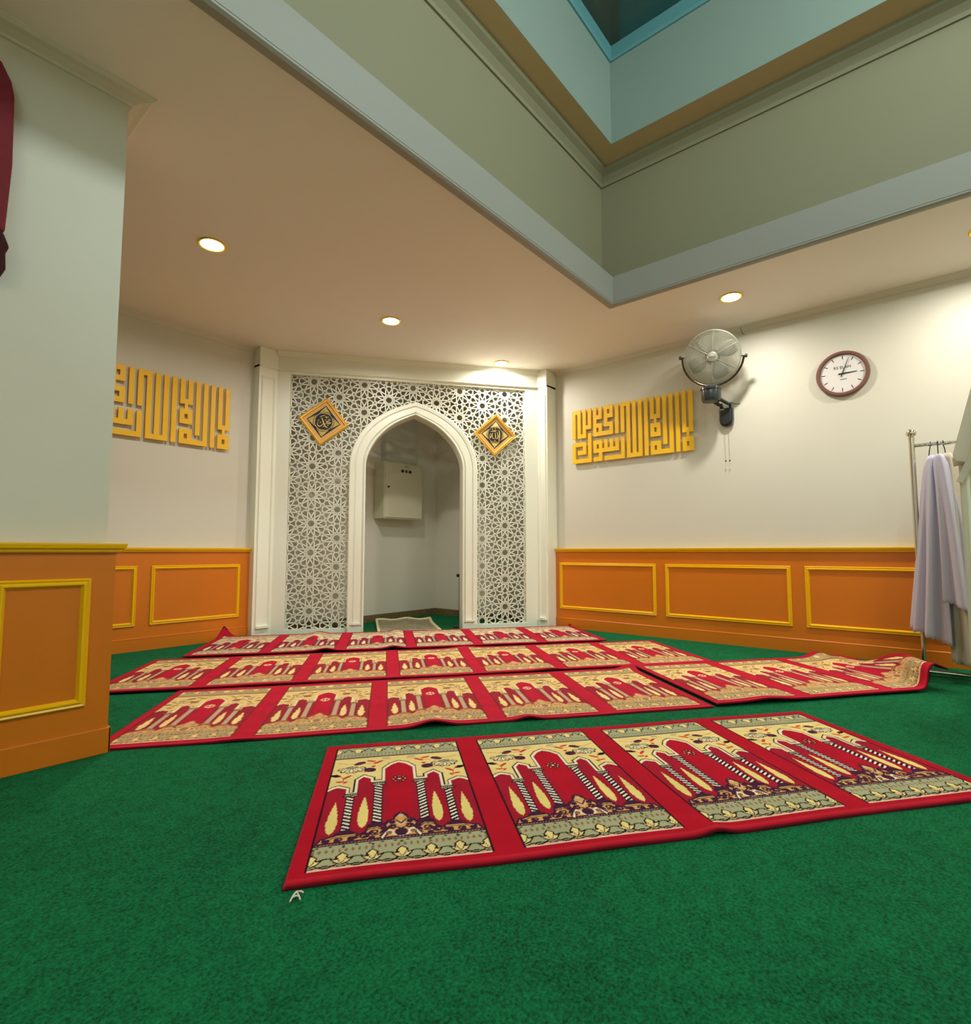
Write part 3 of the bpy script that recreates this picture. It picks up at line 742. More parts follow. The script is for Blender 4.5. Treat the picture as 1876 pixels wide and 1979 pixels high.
def paint(W, H, pal, style):
    P = {k: LIN(*v) for k, v in pal.items()}
    u = (np.arange(W) + 0.5) / W; v = (np.arange(H) + 0.5) / H
    U, V = np.meshgrid(u, v)            # rows = v
    SX, SY = 0.53, 0.94
    X, Y = U * SX, V * SY
    img = np.zeros((H, W, 3)); img[:] = P['red']
    def inside(pts):
        r = np.zeros(U.shape, bool); n = len(pts)
        for i in range(n):
            x0, y0 = pts[i]; x1, y1 = pts[(i + 1) % n]
            if y0 == y1: continue
            c = ((y0 > V) != (y1 > V)) & (U < (x1 - x0) * (V - y0) / (y1 - y0) + x0)
            r ^= c
        return r
    mirror = lambda pts: [(1 - a, b) for a, b in pts]
    def fill(pts, c, both=True):
        img[inside(pts)] = P[c]
        if both: img[inside(mirror(pts))] = P[c]
    def line(pts, wd, c, both=True, closed=False):
        def one(q):
            q = list(q) + ([q[0]] if closed else [])
            for (x0, y0), (x1, y1) in zip(q, q[1:]):
                ax, ay, bx, by = x0 * SX, y0 * SY, x1 * SX, y1 * SY
                L2 = (bx - ax) ** 2 + (by - ay) ** 2 + 1e-12
                t_ = np.clip(((X - ax) * (bx - ax) + (Y - ay) * (by - ay)) / L2, 0, 1)
                dd = (X - ax - t_ * (bx - ax)) ** 2 + (Y - ay - t_ * (by - ay)) ** 2
                img[dd < wd * wd] = P[c]
        one(pts)
        if both: one(mirror(pts))
    def ell(cx, cy, rx, ry, c, both=True, rot=0.0):
        for q in ((cx, rot), (1 - cx, -rot)) if both else ((cx, rot),):
            dx = X - q[0] * SX; dy = Y - cy * SY; ca, sa = math.cos(q[1]), math.sin(q[1])
            a = dx * ca + dy * sa; b = -dx * sa + dy * ca
            img[(a / rx) ** 2 + (b / ry) ** 2 < 1] = P[c]
    lw = 0.0031 if style == 0 else 0.0018
    # side arcades darker red
    fill([(0, .15), (.42, .15), (.42, .60), (0, .66)], 'red2')
    fill([(.15, .22), (.36, .22), (.36, .5), (.15, .5)], 'red2')
    # spandrel
    sp = [(0, .54), (.04, .563), (.078, .572), (.145, .55), (.145, .502), (.20, .502), (.20, .624), (.245, .660), (.31, .628), (.31, .598), (.39, .598), (.39, .722), (.44, .765), (.5, .788), (.5, .868), (0, .868)]
    fill(sp, 'gold')
    edge = sp[:-2]
    line(edge, 0.0050, 'white'); off = [(a - (0.016 if i not in (0,) else 0), b + 0.012) for i, (a, b) in enumerate(edge)]
    off = [(0, .556), (.04, .578), (.085, .588), (.130, .570), (.130, .514), (.216, .514), (.216, .618) , (.245, .642)]
    off = [(0, .558), (.045, .58), (.082, .588), (.158, .556), (.158, .514), (.187, .514), (.187, .632), (.245, .676), (.324, .638), (.324, .61), (.377, .61), (.377, .732), (.43, .78), (.5, .806)]
    line(off, lw * 0.8, 'line' if style == 0 else 'brown')
    # columns
    for cx, y0, y1 in ((.172, .218, .478), (.354, .255, .562)):
        hw = .026
        for s_ in (0, 1):
            c_ = cx if s_ == 0 else 1 - cx
            mk = (np.abs(U - c_) < hw) & (V > y0) & (V < y1)
            sg = 1 if s_ == 0 else -1
            st = ((V * SY * 0.8 + sg * (U - c_) * SX * 0.55) / 0.0180) % 1.0 < 0.45
            img[mk & st] = P['cola']; img[mk & ~st] = P['colb']
        line([(cx - hw, y0), (cx - hw, y1)], lw * .6, 'line'); line([(cx + hw, y0), (cx + hw, y1)], lw * .6, 'line')
        cap = [(cx - .050, y1), (cx + .050, y1), (cx + .040, y1 + .026), (cx - .034, y1 + .026)]
        fill(cap, 'sage'); line(cap, lw * .7, 'line', closed=True)
        for k in range(-3, 4): line([(cx + k * .014, y1), (cx + k * .009, y1 + .024)], lw * .4, 'line')
        fill([(cx - .058, y0 - .022), (cx + .058, y0 - .022), (cx + .058, y0 - .008), (cx + .036, y0 - .004), (cx + .036, y0 + .006), (cx - .036, y0 + .006), (cx - .036, y0 - .004), (cx - .058, y0 - .008)], 'purple')
        line([(cx - .058, y0 - .022), (cx + .058, y0 - .022)], lw * .7, 'line')
    # cypresses
    for cx, y0, y1 in ((.084, .205, .438), (.268, .228, .468)):
        pts = []
        for k in range(17):
            t_ = k / 16; wv = 0.032 * math.sin(math.pi * min(1, t_ ** 0.62)) ** 0.9
            pts.append((cx - wv, y0 + (y1 - y0) * t_))
        for k in range(16, -1, -1):
            t_ = k / 16; wv = 0.032 * math.sin(math.pi * min(1, t_ ** 0.62)) ** 0.9
            pts.append((cx + wv, y0 + (y1 - y0) * t_))
        fill(pts, 'cyp')
    # carved base and crest
    base = [(0.02, .150), (0.04, .178), (.10, .19), (.12, .196), (.24, .196), (.245, .178), (.29, .20), (.30, .225), (.36, .232), (.42, .20), (.40, .235), (.425, .262), (.455, .268), (.465, .295), (.5, .318), (.5, .145), (0, .145)]
    fill(base, 'tan'); line(base[:-2], lw * 1.4, 'purple')
    BC, BW = ('purple', lw * (1.25 if style == 0 else 1.0))
    if style == 0:
        fill([(0, .145), (.5, .145), (.5, .156), (0, .156)], 'purple')
        line([(a, b - .012) for a, b in base[2:-2]], lw * .9, 'purple')
    def spiral(cx, cy, r, c, wd, turns=1.4, flip=1, ph=0):
        pts = [(cx + flip * r * (1 - .75 * q / 20) * math.cos(ph + q / 20 * turns * 2 * math.pi) / SX, cy + r * (1 - .75 * q / 20) * math.sin(ph + q / 20 * turns * 2 * math.pi) / SY) for q in range(21)]
        line(pts, wd, c)
    for cx, cy, r in ((.075, .166, .012), (.145, .166, .014), (.215, .164, .013), (.285, .176, .016), (.345, .192, .017), (.405, .186, .013), (.45, .215, .014), (.445, .245, .011), (.40, .165, .010), (.33, .160, .009)):
        spiral(cx, cy, r, BC, BW, ph=cx * 30, flip=1 if int(cx * 100) % 2 else -1)
    line([(.39, .152), (.405, .172), (.43, .196), (.455, .186), (.45, .168), (.49, .155), (.5, .158)], lw * 1.2, 'white')
    ell(.43, .178, .010, .010, 'brown'); ell(.5, .178, .020, .024, 'purple', False); ell(.5, .24, .014, .018, 'pink', False); ell(.5, .29, .010, .012, 'pink', False)
    line([(.47, .26), (.5, .235), (.53, .26)], lw, 'purple', False); line([(.465, .215), (.5, .20), (.535, .215)], lw, 'purple', False)
    # bottom band
    fill([(0, 0), (1, 0), (1, .137), (0, .137)], 'sage', False)
    fill([(0, 0), (1, 0), (1, .014), (0, .014)], 'pink', False)
    fill([(0, .135), (1, .135), (1, .148), (0, .148)], 'purple', False)
    for k in range(52): ell((k + .5) / 52, .1415, .0026, .0026, 'tan', False)
    for k in range(14): fill([((k + .35) / 14, .124), ((k + .65) / 14, .124), ((k + .5) / 14, .132)], 'line', False)
    for k in range(28): ell((k + .5) / 28, .101, .0042, .0095, 'brown', False, 0)
    LC = [.018 + .1608 * k for k in range(7)]
    for i in range(7):
        c_ = LC[i]
        if i < 6:
            d_ = LC[i + 1] - c_
            arc = [(c_ + d_ * q / 10, .040 - .030 * math.sin(math.pi * q / 10)) for q in range(11)]
            arc2 = [(c_ + d_ * q / 10, .030 + .030 * math.sin(math.pi * q / 10) ** .7) for q in range(11)]
            line(arc, lw * .9, 'line', False); line(arc2, lw * .6, 'line', False)
            line([(c_ + .0, .012), (c_ + d_ * .5, .022), (c_ + d_, .012)], lw * .8, 'line', False)
        pet = [(c_ - .062, .060), (c_ - .03, .050), (c_ - .028, .070), (c_, .088), (c_ + .028, .070), (c_ + .03, .050), (c_ + .062, .060), (c_ + .035, .034), (c_, .022), (c_ - .035, .034)]
        fill(pet, 'gold', False); line(pet, lw * .8, 'line', False, True)
        line([(c_ - .026, .066), (c_ - .012, .040), (c_, .030), (c_ + .012, .040), (c_ + .026, .066)], lw * .45, 'line', False)
        ell(c_, .118, .0045, .0065, 'green', False)
    # top band
    fill([(0, .868), (1, .868), (1, 1), (0, 1)], 'sage', False)
    fill([(0, .864), (1, .864), (1, .874), (0, .874)], 'purple' if style == 0 else 'line', False)
    for k in range(34): ell((k + .5) / 34, .905, .0040, .0060, 'brown', False)
    for k in range(34): ell((k + .5) / 34, .885, .0022, .0030, 'purple', False)
    for i in range(7):
        c_ = LC[i]
        pet = [(c_ - .058, .948), (c_ - .028, .956), (c_ - .026, .934), (c_, .922), (c_ + .026, .934), (c_ + .028, .956), (c_ + .058, .948), (c_ + .03, .974), (c_, .982), (c_ - .03, .974)]
        fill(pet, 'gold', False); line(pet, lw * .7, 'line', False, True)
        if i < 6: line([(c_ + .05, .952), (c_ + .08, .985), (c_ + .11, .952)], lw * .6, 'line', False)
    # medallion
    mc = 'line' if style == 0 else ('white' if style == 1 else 'brown')
    if style == 2:
        ell(.5, .64, .030, .030, 'purple', False)
    else:
        for k in range(8):
            an = k * math.pi / 4; ell(.5 + .021 * math.cos(an) / SX, .605 + .026 * math.sin(an) / SY, .0085, .0085, mc, False)
            if style == 0: ell(.5 + .021 * math.cos(an) / SX, .605 + .026 * math.sin(an) / SY, .0045, .0045, 'pink', False)
        line([(.462, .605), (.538, .605)], .002, mc, False); line([(.5, .572), (.5, .638)], .002, mc, False)
        ell(.5, .605, .0055, .0055, 'white', False)
    # flowers and leaves
    fl = 'line' if style == 0 else 'brown'
    pts = []
    for k in range(13):
        an = math.pi * (1.0 + k / 12); r_ = 1.0 + (0.22 if k % 2 else 0)
        pts.append((.15 + .088 * math.cos(an) * r_, .757 + .048 * math.sin(an) * r_))
    flo = [(.150, .772)] + pts
    fill(flo, 'sage' if style else 'white'); line(flo, lw * .8, fl, closed=True)
    for k in range(7):
        an = math.pi * (1.06 + .88 * k / 6)
        cx_, cy_ = .15 + .062 * math.cos(an), .762 + .036 * math.sin(an)
        ro = math.atan2(math.sin(an) * SY * .036, math.cos(an) * SX * .062)
        ell(cx_, cy_, .0200, .0098, fl, True, ro); ell(cx_, cy_, .0168, .0072, 'white' if k % 2 else 'gold', True, ro)
    ell(.15, .757, .018, .010, 'sage'); line([(.075, .757), (.225, .757)], lw * .7, fl)
    for cx, cy, rx, ry, c, ro in ((.205, .800, .021, .012, 'purple', .5), (.285, .720, .020, .017, 'purple', -.4), (.045, .684, .016, .010, 'line', -.5), (.125, .662, .018, .006, 'orange', .8), (.085, .620, .014, .005, 'orange', -.2), (.292, .818, .018, .006, 'orange', -.4), (.345, .800, .020, .006, 'orange', .7), (.12, .612, .010, .004, 'orange', .9), (.40, .842, .014, .006, 'sage', 0), (.31, .757, .007, .007, 'orange', 0)):
        ell(cx, cy, rx * 1.25, ry * 1.25, c if style == 0 else ('brown' if c in ('purple', 'line') else c), True, ro)
    line([(.04, .82), (.12, .80), (.22, .795), (.30, .79), (.36, .81), (.44, .83)], lw * .5, 'orange'); line([(.06, .69), (.10, .655), (.105, .62)], lw * .5, 'orange'); line([(.16, .72), (.25, .70), (.285, .72)], lw * .5, 'orange')
    # border
    bw = 0.010 if style == 0 else 0.007
    e = (X < bw * .55) | (X > SX - bw * .55)
    img[e] = P['line']; img[(Y < 0.004) & ~e] = P['white']; img[(Y > SY - 0.006)] = P['line']
    return img

def make_rug(t0, n0, nseg, step, pal, style, label, zbase, hfun, shear=0.045, twist=0.0, marg=0.045, near=0.058, far=0.05, order='rugs laid in rows on the green carpet', curl=False):
    SEG, GAP = 0.53, 0.092
    W = int(round(SEG / step)); H = int(round(0.94 / step))
    seg = paint(W, H, pal, style)
    Lt = nseg * SEG + (nseg - 1) * GAP + 2 * marg; Ln = 0.94 + near + far
    nt_, nn_ = int(round(Lt / step)), int(round(Ln / step))
    red = LIN(*pal['red'])
    img = np.zeros((nn_ + 1, nt_ + 1, 3)); img[:] = red
    jn = int(round(near / step))
    for k in range(nseg):
        i0 = int(round((marg + k * (SEG + GAP)) / step))
        img[jn:jn + H, i0:i0 + W] = seg[:min(H, nn_ + 1 - jn), :min(W, nt_ + 1 - i0)]
    bind = LIN(*(160, 40, 52)); ed = LIN(120, 14, 30)
    img[int(0.022 / step):int(0.030 / step) + 1] = red * 1.08 + LIN(40, 24, 24); img[:max(2, int(0.012 / step))] = ed; img[-max(2, int(0.010 / step)):] = bind
    img[:, :max(2, int(0.008 / step))] = bind; img[:, -max(2, int(0.008 / step)):] = bind
    ti = np.linspace(0, Lt, nt_ + 1); ni = np.linspace(0, Ln, nn_ + 1)
    TT, NN = np.meshgrid(ti, ni)
    Z = hfun(TT, NN, Lt, Ln)
    dN = twist * TT
    wob = 0.004 * np.sin(TT * 3.1 + n0) + 0.003 * np.sin(TT * 7.7)
    ta = t0 + TT + shear * NN; na = n0 + NN + dN + wob
    px = T.x * ta + N.x * na; py = T.y * ta + N.y * na
    thick = 0.009
    if curl:
        e = np.clip((TT - (Lt - .42)) / .42, 0, 1) * np.clip(1.08 - NN / .80, 0, 1)
        e1 = sm(e / .72); e2 = np.clip((e - .72) / .28, 0, 1)
        Z = Z + 0.150 * e1 - 0.035 * e2; ta = ta - 0.17 * e1 - 0.02 * e2
        px = T.x * ta + N.x * na; py = T.y * ta + N.y * na
    lim = YL - 0.045
    Z = Z + np.clip(py - lim, 0, 1) * 1.0; py = np.minimum(py, lim + 0.1 * np.clip(py - lim, 0, .05))
    lx = XR - 0.05; Z = Z + np.clip(px - lx, 0, 1) * 0.8; px = np.minimum(px, lx)
    V = np.stack([px, py, zbase + thick + Z], -1).reshape(-1, 3)
    nv = nt_ + 1
    idx = np.arange((nn_ + 1) * nv).reshape(nn_ + 1, nv)
    F = np.stack([idx[:-1, :-1], idx[:-1, 1:], idx[1:, 1:], idx[1:, :-1]], -1).reshape(-1, 4)
    loop = np.concatenate([idx[0, :], idx[1:, -1], idx[-1, :-1][::-1], idx[1:-1, 0][::-1]])
    low = V[loop].copy(); low[:, 2] -= thick
    base = len(V); nl = len(loop)
    V = np.concatenate([V, low]); li = np.arange(nl) + base
    F2 = np.stack([loop, li, np.roll(li, -1), np.roll(loop, -1)], -1)
    F = np.concatenate([F, F2])
    col = np.ones((len(V), 4), np.float32); col[:base, :3] = img.reshape(-1, 3); col[base:, :3] = LIN(70, 8, 18)
    ctr = V.mean(0); org = Vector((float(ctr[0]), float(ctr[1]), zbase))
    V = V - np.array([org.x, org.y, org.z])
    me = bpy.data.meshes.new('prayer_rug')
    me.vertices.add(len(V)); me.vertices.foreach_set('co', V.astype(np.float32).ravel())
    me.loops.add(F.size); me.loops.foreach_set('vertex_index', F.astype(np.int32).ravel())
    me.polygons.add(len(F)); me.polygons.foreach_set('loop_start', (np.arange(len(F)) * 4).astype(np.int32))
    me.update(calc_edges=True)
    ca = me.color_attributes.new('weave', 'FLOAT_COLOR', 'POINT'); ca.data.foreach_set('color', col.ravel())
    me.materials.append(M['rug'])
    o = bpy.data.objects.new('prayer_rug', me); C.objects.link(o); o.location = org; o['_o'] = tuple(org)
    return tag(o, label, 'rug', order)

sm = lambda x: np.clip(x, 0, 1) ** 2 * (3 - 2 * np.clip(x, 0, 1))
bumpf = lambda TT, c, w_: np.exp(-((TT - c) / w_) ** 2)
def h_front(TT, NN, Lt, Ln):
    return 0.014 * bumpf(TT, 1.28, .05) * np.exp(-NN / .10) + 0.003 * (1 + np.sin(TT * 9)) * np.exp(-NN / .1) * 0.4
def h2a(TT, NN, Lt, Ln):
    return 0.028 * bumpf(TT, 1.52, .09) * np.exp(-(NN / .16)) + 0.016 * bumpf(TT, 2.02, .06) * np.exp(-(NN / .14)) + 0.030 * sm((TT - Lt + .16) / .16) * sm((NN - Ln + .14) / .14) + 0.006 * bumpf(TT, .6, .1) * np.exp(-NN / .2)
def h2b(TT, NN, Lt, Ln):
    z = 0.0 * TT
    z += 0.012 * bumpf(TT, .35, .12) * np.exp(-(NN / .3)) + 0.040 * bumpf(TT, 1.62, .09) * sm((NN - .75) / .3)
    z += 0.006
    return z
def h3(TT, NN, Lt, Ln):
    return 0.008 * bumpf(TT, 3.0, .1) * np.exp(-NN / .1) + 0.012 * bumpf(TT, 2.5, .12) * sm((NN - Ln + .3) / .3) + 0.006 + 0 * TT
def h4(TT, NN, Lt, Ln):
    return 0.020 * bumpf(TT, 1.12, .08) * np.exp(-NN / .2) + 0.018 * bumpf(TT, 1.7, .07) * (1 - NN / Ln) + 0.022 * bumpf(TT, .95, .07) * sm((NN - .5) / .4) + 0.022 * bumpf(TT, 1.75, .06) * sm((NN - .6) / .4) + 0.03 * sm((.10 - TT) / .10) * sm((NN - Ln + .2) / .2) + 0.01
r1 = make_rug(-0.187, 1.553, 4, 0.0033, PAL_A, 0, 'nearest red prayer rug with four dark-outlined arch panels, alone in front', 0.0, h_front, shear=0.05, near=0.055, far=0.045)
make_rug(-1.155, 2.780, 5, 0.0062, PAL_B, 1, 'red and cream prayer rug of five arch panels in second row, ending at the pier', 0.0, h2a, near=0.062)
make_rug(1.975, 2.778, 3, 0.0062, PAL_B, 1, 'red and cream prayer rug whose right end curls up at the clothes rack', 0.009, h2b, near=0.062, curl=True)
make_rug(-1.640, 3.838, 7, 0.0068, PAL_B, 1, 'longest red and cream prayer rug, third row back, running across seven panels', 0.006, h3)
make_rug(-1.415, 4.930, 6, 0.0068, PAL_C, 2, 'farthest red prayer rug, six pale panels, directly before the niche arch', 0.012, h4)
# white tag on the near corner of the front rug
def tri(*P): return [Vector(p) for p in P]
q0 = T * -0.150 + N * 1.535
m = MB()
for a, b in (((-.012, -.034), (0.0, .004)), ((0.0, .004), (.013, -.032)), ((-.008, -.018), (.009, -.017)), ((.002, .004), (.018, -.004))):
    A = q0 + T * a[0] + N * a[1]; B = q0 + T * b[0] + N * b[1]
    m.tube([(A.x, A.y, .006), ((A.x + B.x) / 2, (A.y + B.y) / 2, .009), (B.x, B.y, .007)], 0.0022, 6)
m.build('loose_thread', mat('frayed_white_thread', (220, 215, 200), 0.9), r1, origin=None)

# ------------------------------------------------------------------ wall clock
def fk(a, b, h): return fR(0.578 - a, 2.413 + b, h)      # a to the right as seen
t = thing('wall_clock', 'round white wall clock with brown rim showing three o\'clock', 'clock', fR(0.578, 2.413, 0.0))
m = MB(); m.lathe([(0.163, 0.02), (0.166, 0.036), (0.172, 0.042), (0.188, 0.042), (0.197, 0.030), (0.197, 0.0), (0.163, 0.0)], fk, 72, closed=True); m.build('rim', M['clockrim'], t, smooth=True)
M['greyprint'] = mat('grey_print', (84, 78, 72), 0.5)
m = MB(); m.lathe([(0.0, 0.022), (0.165, 0.022)], fk, 72)
for k in range(60):
    if k % 5 == 0: continue
    an = R(90 - 6 * k - 2); c_, s_ = math.cos(an), math.sin(an)
    m.box((0.150, -0.0006, 0.0222), (0.156, 0.0006, 0.0230), 1, fn=lambda a, b, h: fk(a * c_ - b * s_, a * s_ + b * c_, h))
fc = m.build('dial', [M['clockface'], M['greyprint']], t, fixn=False)
for k in range(12):
    an = R(90 - 30 * k - 2); c_, s_ = math.cos(an), math.sin(an)
    m = MB(); g2 = lambda a, b, h: fk(a * c_ - b * s_, a * s_ + b * c_, h)
    m.box((0.126, -0.0028, 0.0222), (0.157, 0.0028, 0.0235), fn=g2); m.build('hour_mark', M['black'], fc)
for nm, deg, l0, l1, wd, h in (('hour_hand', -3, -0.030, 0.105, 0.0042, 0.026), ('minute_hand', 65, -0.030, 0.142, 0.0030, 0.029)):
    an = R(deg + 4); c_, s_ = math.cos(an), math.sin(an)
    m = MB(); m.prism([(l0, -wd * 1.3), (0.02, -wd * 1.2), (l1, -wd * .45), (l1, wd * .45), (0.02, wd * 1.2), (l0, wd * 1.3)], h, h + 0.0015, lambda a, b, hh: fk(a * c_ - b * s_, a * s_ + b * c_, hh))
    m.build(nm, M['black'], t)
m = MB(); m.lathe([(0, 0.033), (0.006, 0.032), (0.006, 0.023)], fk, 20); m.build('centre_cap', M['black'], t)
def text_mesh(name, body, size, fn, parent, mat_, ext=0.0008, cx=0.0, cy=0.0, sx=1.0):
    cu = bpy.data.curves.new(name, 'FONT'); cu.body = body; cu.size = size; cu.align_x = 'CENTER'; cu.align_y = 'CENTER'; cu.extrude = ext
    to = bpy.data.objects.new(name, cu); C.objects.link(to)
    dg = bpy.context.evaluated_depsgraph_get(); me = bpy.data.meshes.new_from_object(to.evaluated_get(dg))
    mm = MB(); mm.v = [tuple(fn(cx + v.co.x * sx, cy + v.co.y, v.co.z)) for v in me.vertices]
    mm.f = [tuple(p.vertices) for p in me.polygons]; mm.m = [0] * len(mm.f)
    bpy.data.objects.remove(to); bpy.data.meshes.remove(me)
    return mm.build(name, mat_, parent)
M['greyprint'] = mat('grey_print', (84, 78, 72), 0.5)
text_mesh('brand_lettering', 'RS ELAN', 0.034, lambda a, b, h: fk(a, b, 0.0228 + h), fc, M['greyprint'], cy=0.055)
text_mesh('small_lettering', 'QUARTZ', 0.012, lambda a, b, h: fk(a, b, 0.0228 + h), fc, M['greyprint'], cy=-0.05, cx=0.005)

# ------------------------------------------------------------------ wall fan
FH = Vector((5.20, 1.560, 2.705))
t = thing('wall_fan', 'chrome caged oscillating wall fan with dark grey wall bracket', 'fan', fR(1.54, 2.09, 0))
ax = (Vector((0, 0.25, CAM_H + 0.2)) - FH).normalized()           # facing direction
roll = R(-6)
ux = Vector((0, 0, 1)).cross(ax).normalized(); uy = ax.cross(ux).normalized()
u1 = ux * math.cos(roll) + uy * math.sin(roll); u2 = -ux * math.sin(roll) + uy * math.cos(roll)
ff = lambda a, b, h: tuple(FH + u1 * a + u2 * b + ax * h)
FR_ = 0.245
m = MB()
for k in range(1, 31):       # front and back guard rings
    r_ = 0.045 + (FR_ - 0.045) * k / 30
    dome = 0.065 * (1 - (r_ / FR_) ** 2.6)
    for side in (1, -1):
        if side == -1 and k % 2: continue
        m.tube([ff(r_ * math.cos(q * math.pi / 24), r_ * math.sin(q * math.pi / 24), side * dome) for q in range(48)], 0.0019, 5, closed=True)
m.tube([ff(FR_ * math.cos(q * math.pi / 30), FR_ * math.sin(q * math.pi / 30), 0) for q in range(60)], 0.0045, 8, closed=True)
for k in range(6):
    an = k * math.pi / 3 + R(92)
    for side in (1, -1):
        P = []
        for j in range(9):
            r_ = 0.03 + (FR_ - 0.03) * j / 8; P.append(ff(r_ * math.cos(an), r_ * math.sin(an), side * (0.066 * (1 - (r_ / FR_) ** 2.6) + 0.002)))
        m.tube(P, 0.0030, 6)
gd = m.build('guard', M['guard'], t)
m = MB(); m.lathe([(0.0, 0.078), (0.038, 0.075), (0.047, 0.066), (0.047, 0.054), (0.0, 0.054)], ff, 32); cp = m.build('centre_badge', M['guard'], t, smooth=True)
text_mesh('badge_lettering', 'DELUXE', 0.014, lambda a, b, h: ff(a, b, 0.0785 + h), cp, M['greyprint'])
for k in range(4):
    m = MB(); a0 = k * math.pi / 2 + 0.5; pts_f = []; 
    for j in range(9):
        for i in range(7):
            r_ = 0.05 + 0.165 * j / 8; wdt = 0.55 * (0.55 + 0.6 * math.sin(math.pi * min(1, 0.15 + 0.8 * j / 8)))
            an = a0 + (i / 6 - 0.5) * wdt * 1.6
            pts_f.append(ff(r_ * math.cos(an), r_ * math.sin(an), 0.018 * (i / 6 - 0.5) * 2 + 0.004))
    m.v = pts_f; m.f = [(j * 7 + i, j * 7 + i + 1, (j + 1) * 7 + i + 1, (j + 1) * 7 + i) for j in range(8) for i in range(6)]; m.m = [0] * len(m.f)
    b = m.build('blade', M['blade'], t, smooth=True); sd = b.modifiers.new('thick', 'SOLIDIFY'); sd.thickness = 0.002
m = MB(); m.lathe([(0.0, 0.04), (0.05, 0.035), (0.055, 0.0), (0.07, -0.01), (0.075, -0.09), (0.06, -0.115), (0.0, -0.12)], ff, 32); m.build('motor', M['dark'], t, smooth=True)
m = MB(); YR = FR_ + 0.022
arcp = [ff(YR * math.cos(R(a)), YR * math.sin(R(a)), -0.005) for a in range(180, 361, 6)]
m.tube(arcp, 0.0105, 10); yk = m.build('yoke', M['yoke'], t, smooth=True)
for sg in (-1, 1):
    m = MB(); m.tube([ff(sg * (FR_ - 0.01), 0, -0.005), ff(sg * (YR + 0.012), 0, -0.005)], 0.006, 10)
    m.tube([ff(sg * (YR + 0.008), 0, -0.005), ff(sg * (YR + 0.030), 0, -0.005)], 0.017, 14); m.build('pivot_knob', M['dark'], t)
LB = FH - u2 * (YR + 0.005); down = Vector((0, 0, -1))
m = MB(); m.lathe([(0.0, 0.0), (0.08, 0.0), (0.096, -0.012), (0.096, -0.03), (0.088, -0.036), (0.088, -0.12), (0.076, -0.14), (0.0, -0.145)], lambda a, b, h: (LB.x + 0.01 + a, LB.y + b, LB.z - 0.004 + h), 36); m.build('oscillator_housing', M['dark'], t, smooth=True)
bx, by, bz = XR, 1.535, 2.19
m = MB()      # wall bracket: rounded shield standing off the wall
sh = [(-.064, .080), (.064, .080), (.064, -.035), (.056, -.07), (.034, -.095), (0, -.104), (-.034, -.095), (-.056, -.07), (-.064, -.035)]
m.prism(sh, 0.0, 0.05, lambda a, b, h: (bx - h, by + a, bz + b)); m.prism([(a * .8, b * .8) for a, b in sh], 0.05, 0.07, lambda a, b, h: (bx - h, by + a, bz + b))
br = m.build('wall_bracket', M['dark'], t, bevel=0.008)
m = MB(); m.box((bx - 0.074, by + 0.012, bz + 0.058), (bx - 0.05, by + 0.05, bz + 0.068)); m.build('bracket_label', M['guard'], br)
for sg in (-1, 1):
    m = MB(); m.tube([(LB.x + 0.05, LB.y + sg * 0.038, LB.z - 0.10), (LB.x + 0.14, by + sg * 0.042, LB.z - 0.155), (bx - 0.06, by + sg * 0.042, bz + 0.12), (bx - 0.035, by + sg * 0.042, bz + 0.05)], [0.018, 0.016, 0.015, 0.014], 10); m.build('arm', M['dark'], t, smooth=True)
m = MB(); m.tube([(LB.x + 0.05, LB.y - 0.03, LB.z - 0.12), (LB.x + 0.12, by - 0.005, LB.z - 0.20), (bx - 0.08, by + 0.025, bz + 0.12), (bx - 0.04, by + 0.035, bz + 0.09)], 0.004, 8)
m.tube([(bx - 0.03, by - 0.05, bz + 0.13), (bx - 0.02, by - 0.085, bz + 0.11), (bx - 0.004, by - 0.12, bz + 0.115)], 0.003, 8); m.build('power_cord', M['black'], t)
for sg in (-1, 1):
    yy = by + sg * 0.018
    m = MB(); m.tube([(bx - 0.045, yy, bz - 0.09), (bx - 0.047, yy - 0.003, bz - 0.43)], 0.0013, 6); cd = m.build('pull_cord', mat('grey_cord', (150, 135, 115), 0.7), t)
    m = MB(); m.lathe([(0, 0.008), (0.006, 0.006), (0.007, 0), (0.005, -0.008), (0, -0.009)], lambda a, b, h: (bx - 0.047 + a, yy - 0.003 + b, bz - 0.437 + h), 12); m.build('cord_knob', M['black'], cd)
# wire hook by the cornice above the fan
m = MB(); m.tube([(XR - 0.035, 1.375, 3.06 - 0.012), (XR - 0.035, 1.378, 3.03), (XR - 0.02, 1.372, 2.985), (XR - 0.006, 1.36, 2.97)], 0.0025, 6); m.tube([(XR - 0.035, 1.40, 3.045), (XR - 0.035, 1.36, 3.04)], 0.0025, 6)
tag(m.build('cable_hook', M['dark'], None), 'tiny bent wire hook at the ceiling edge above the fan', 'hook')

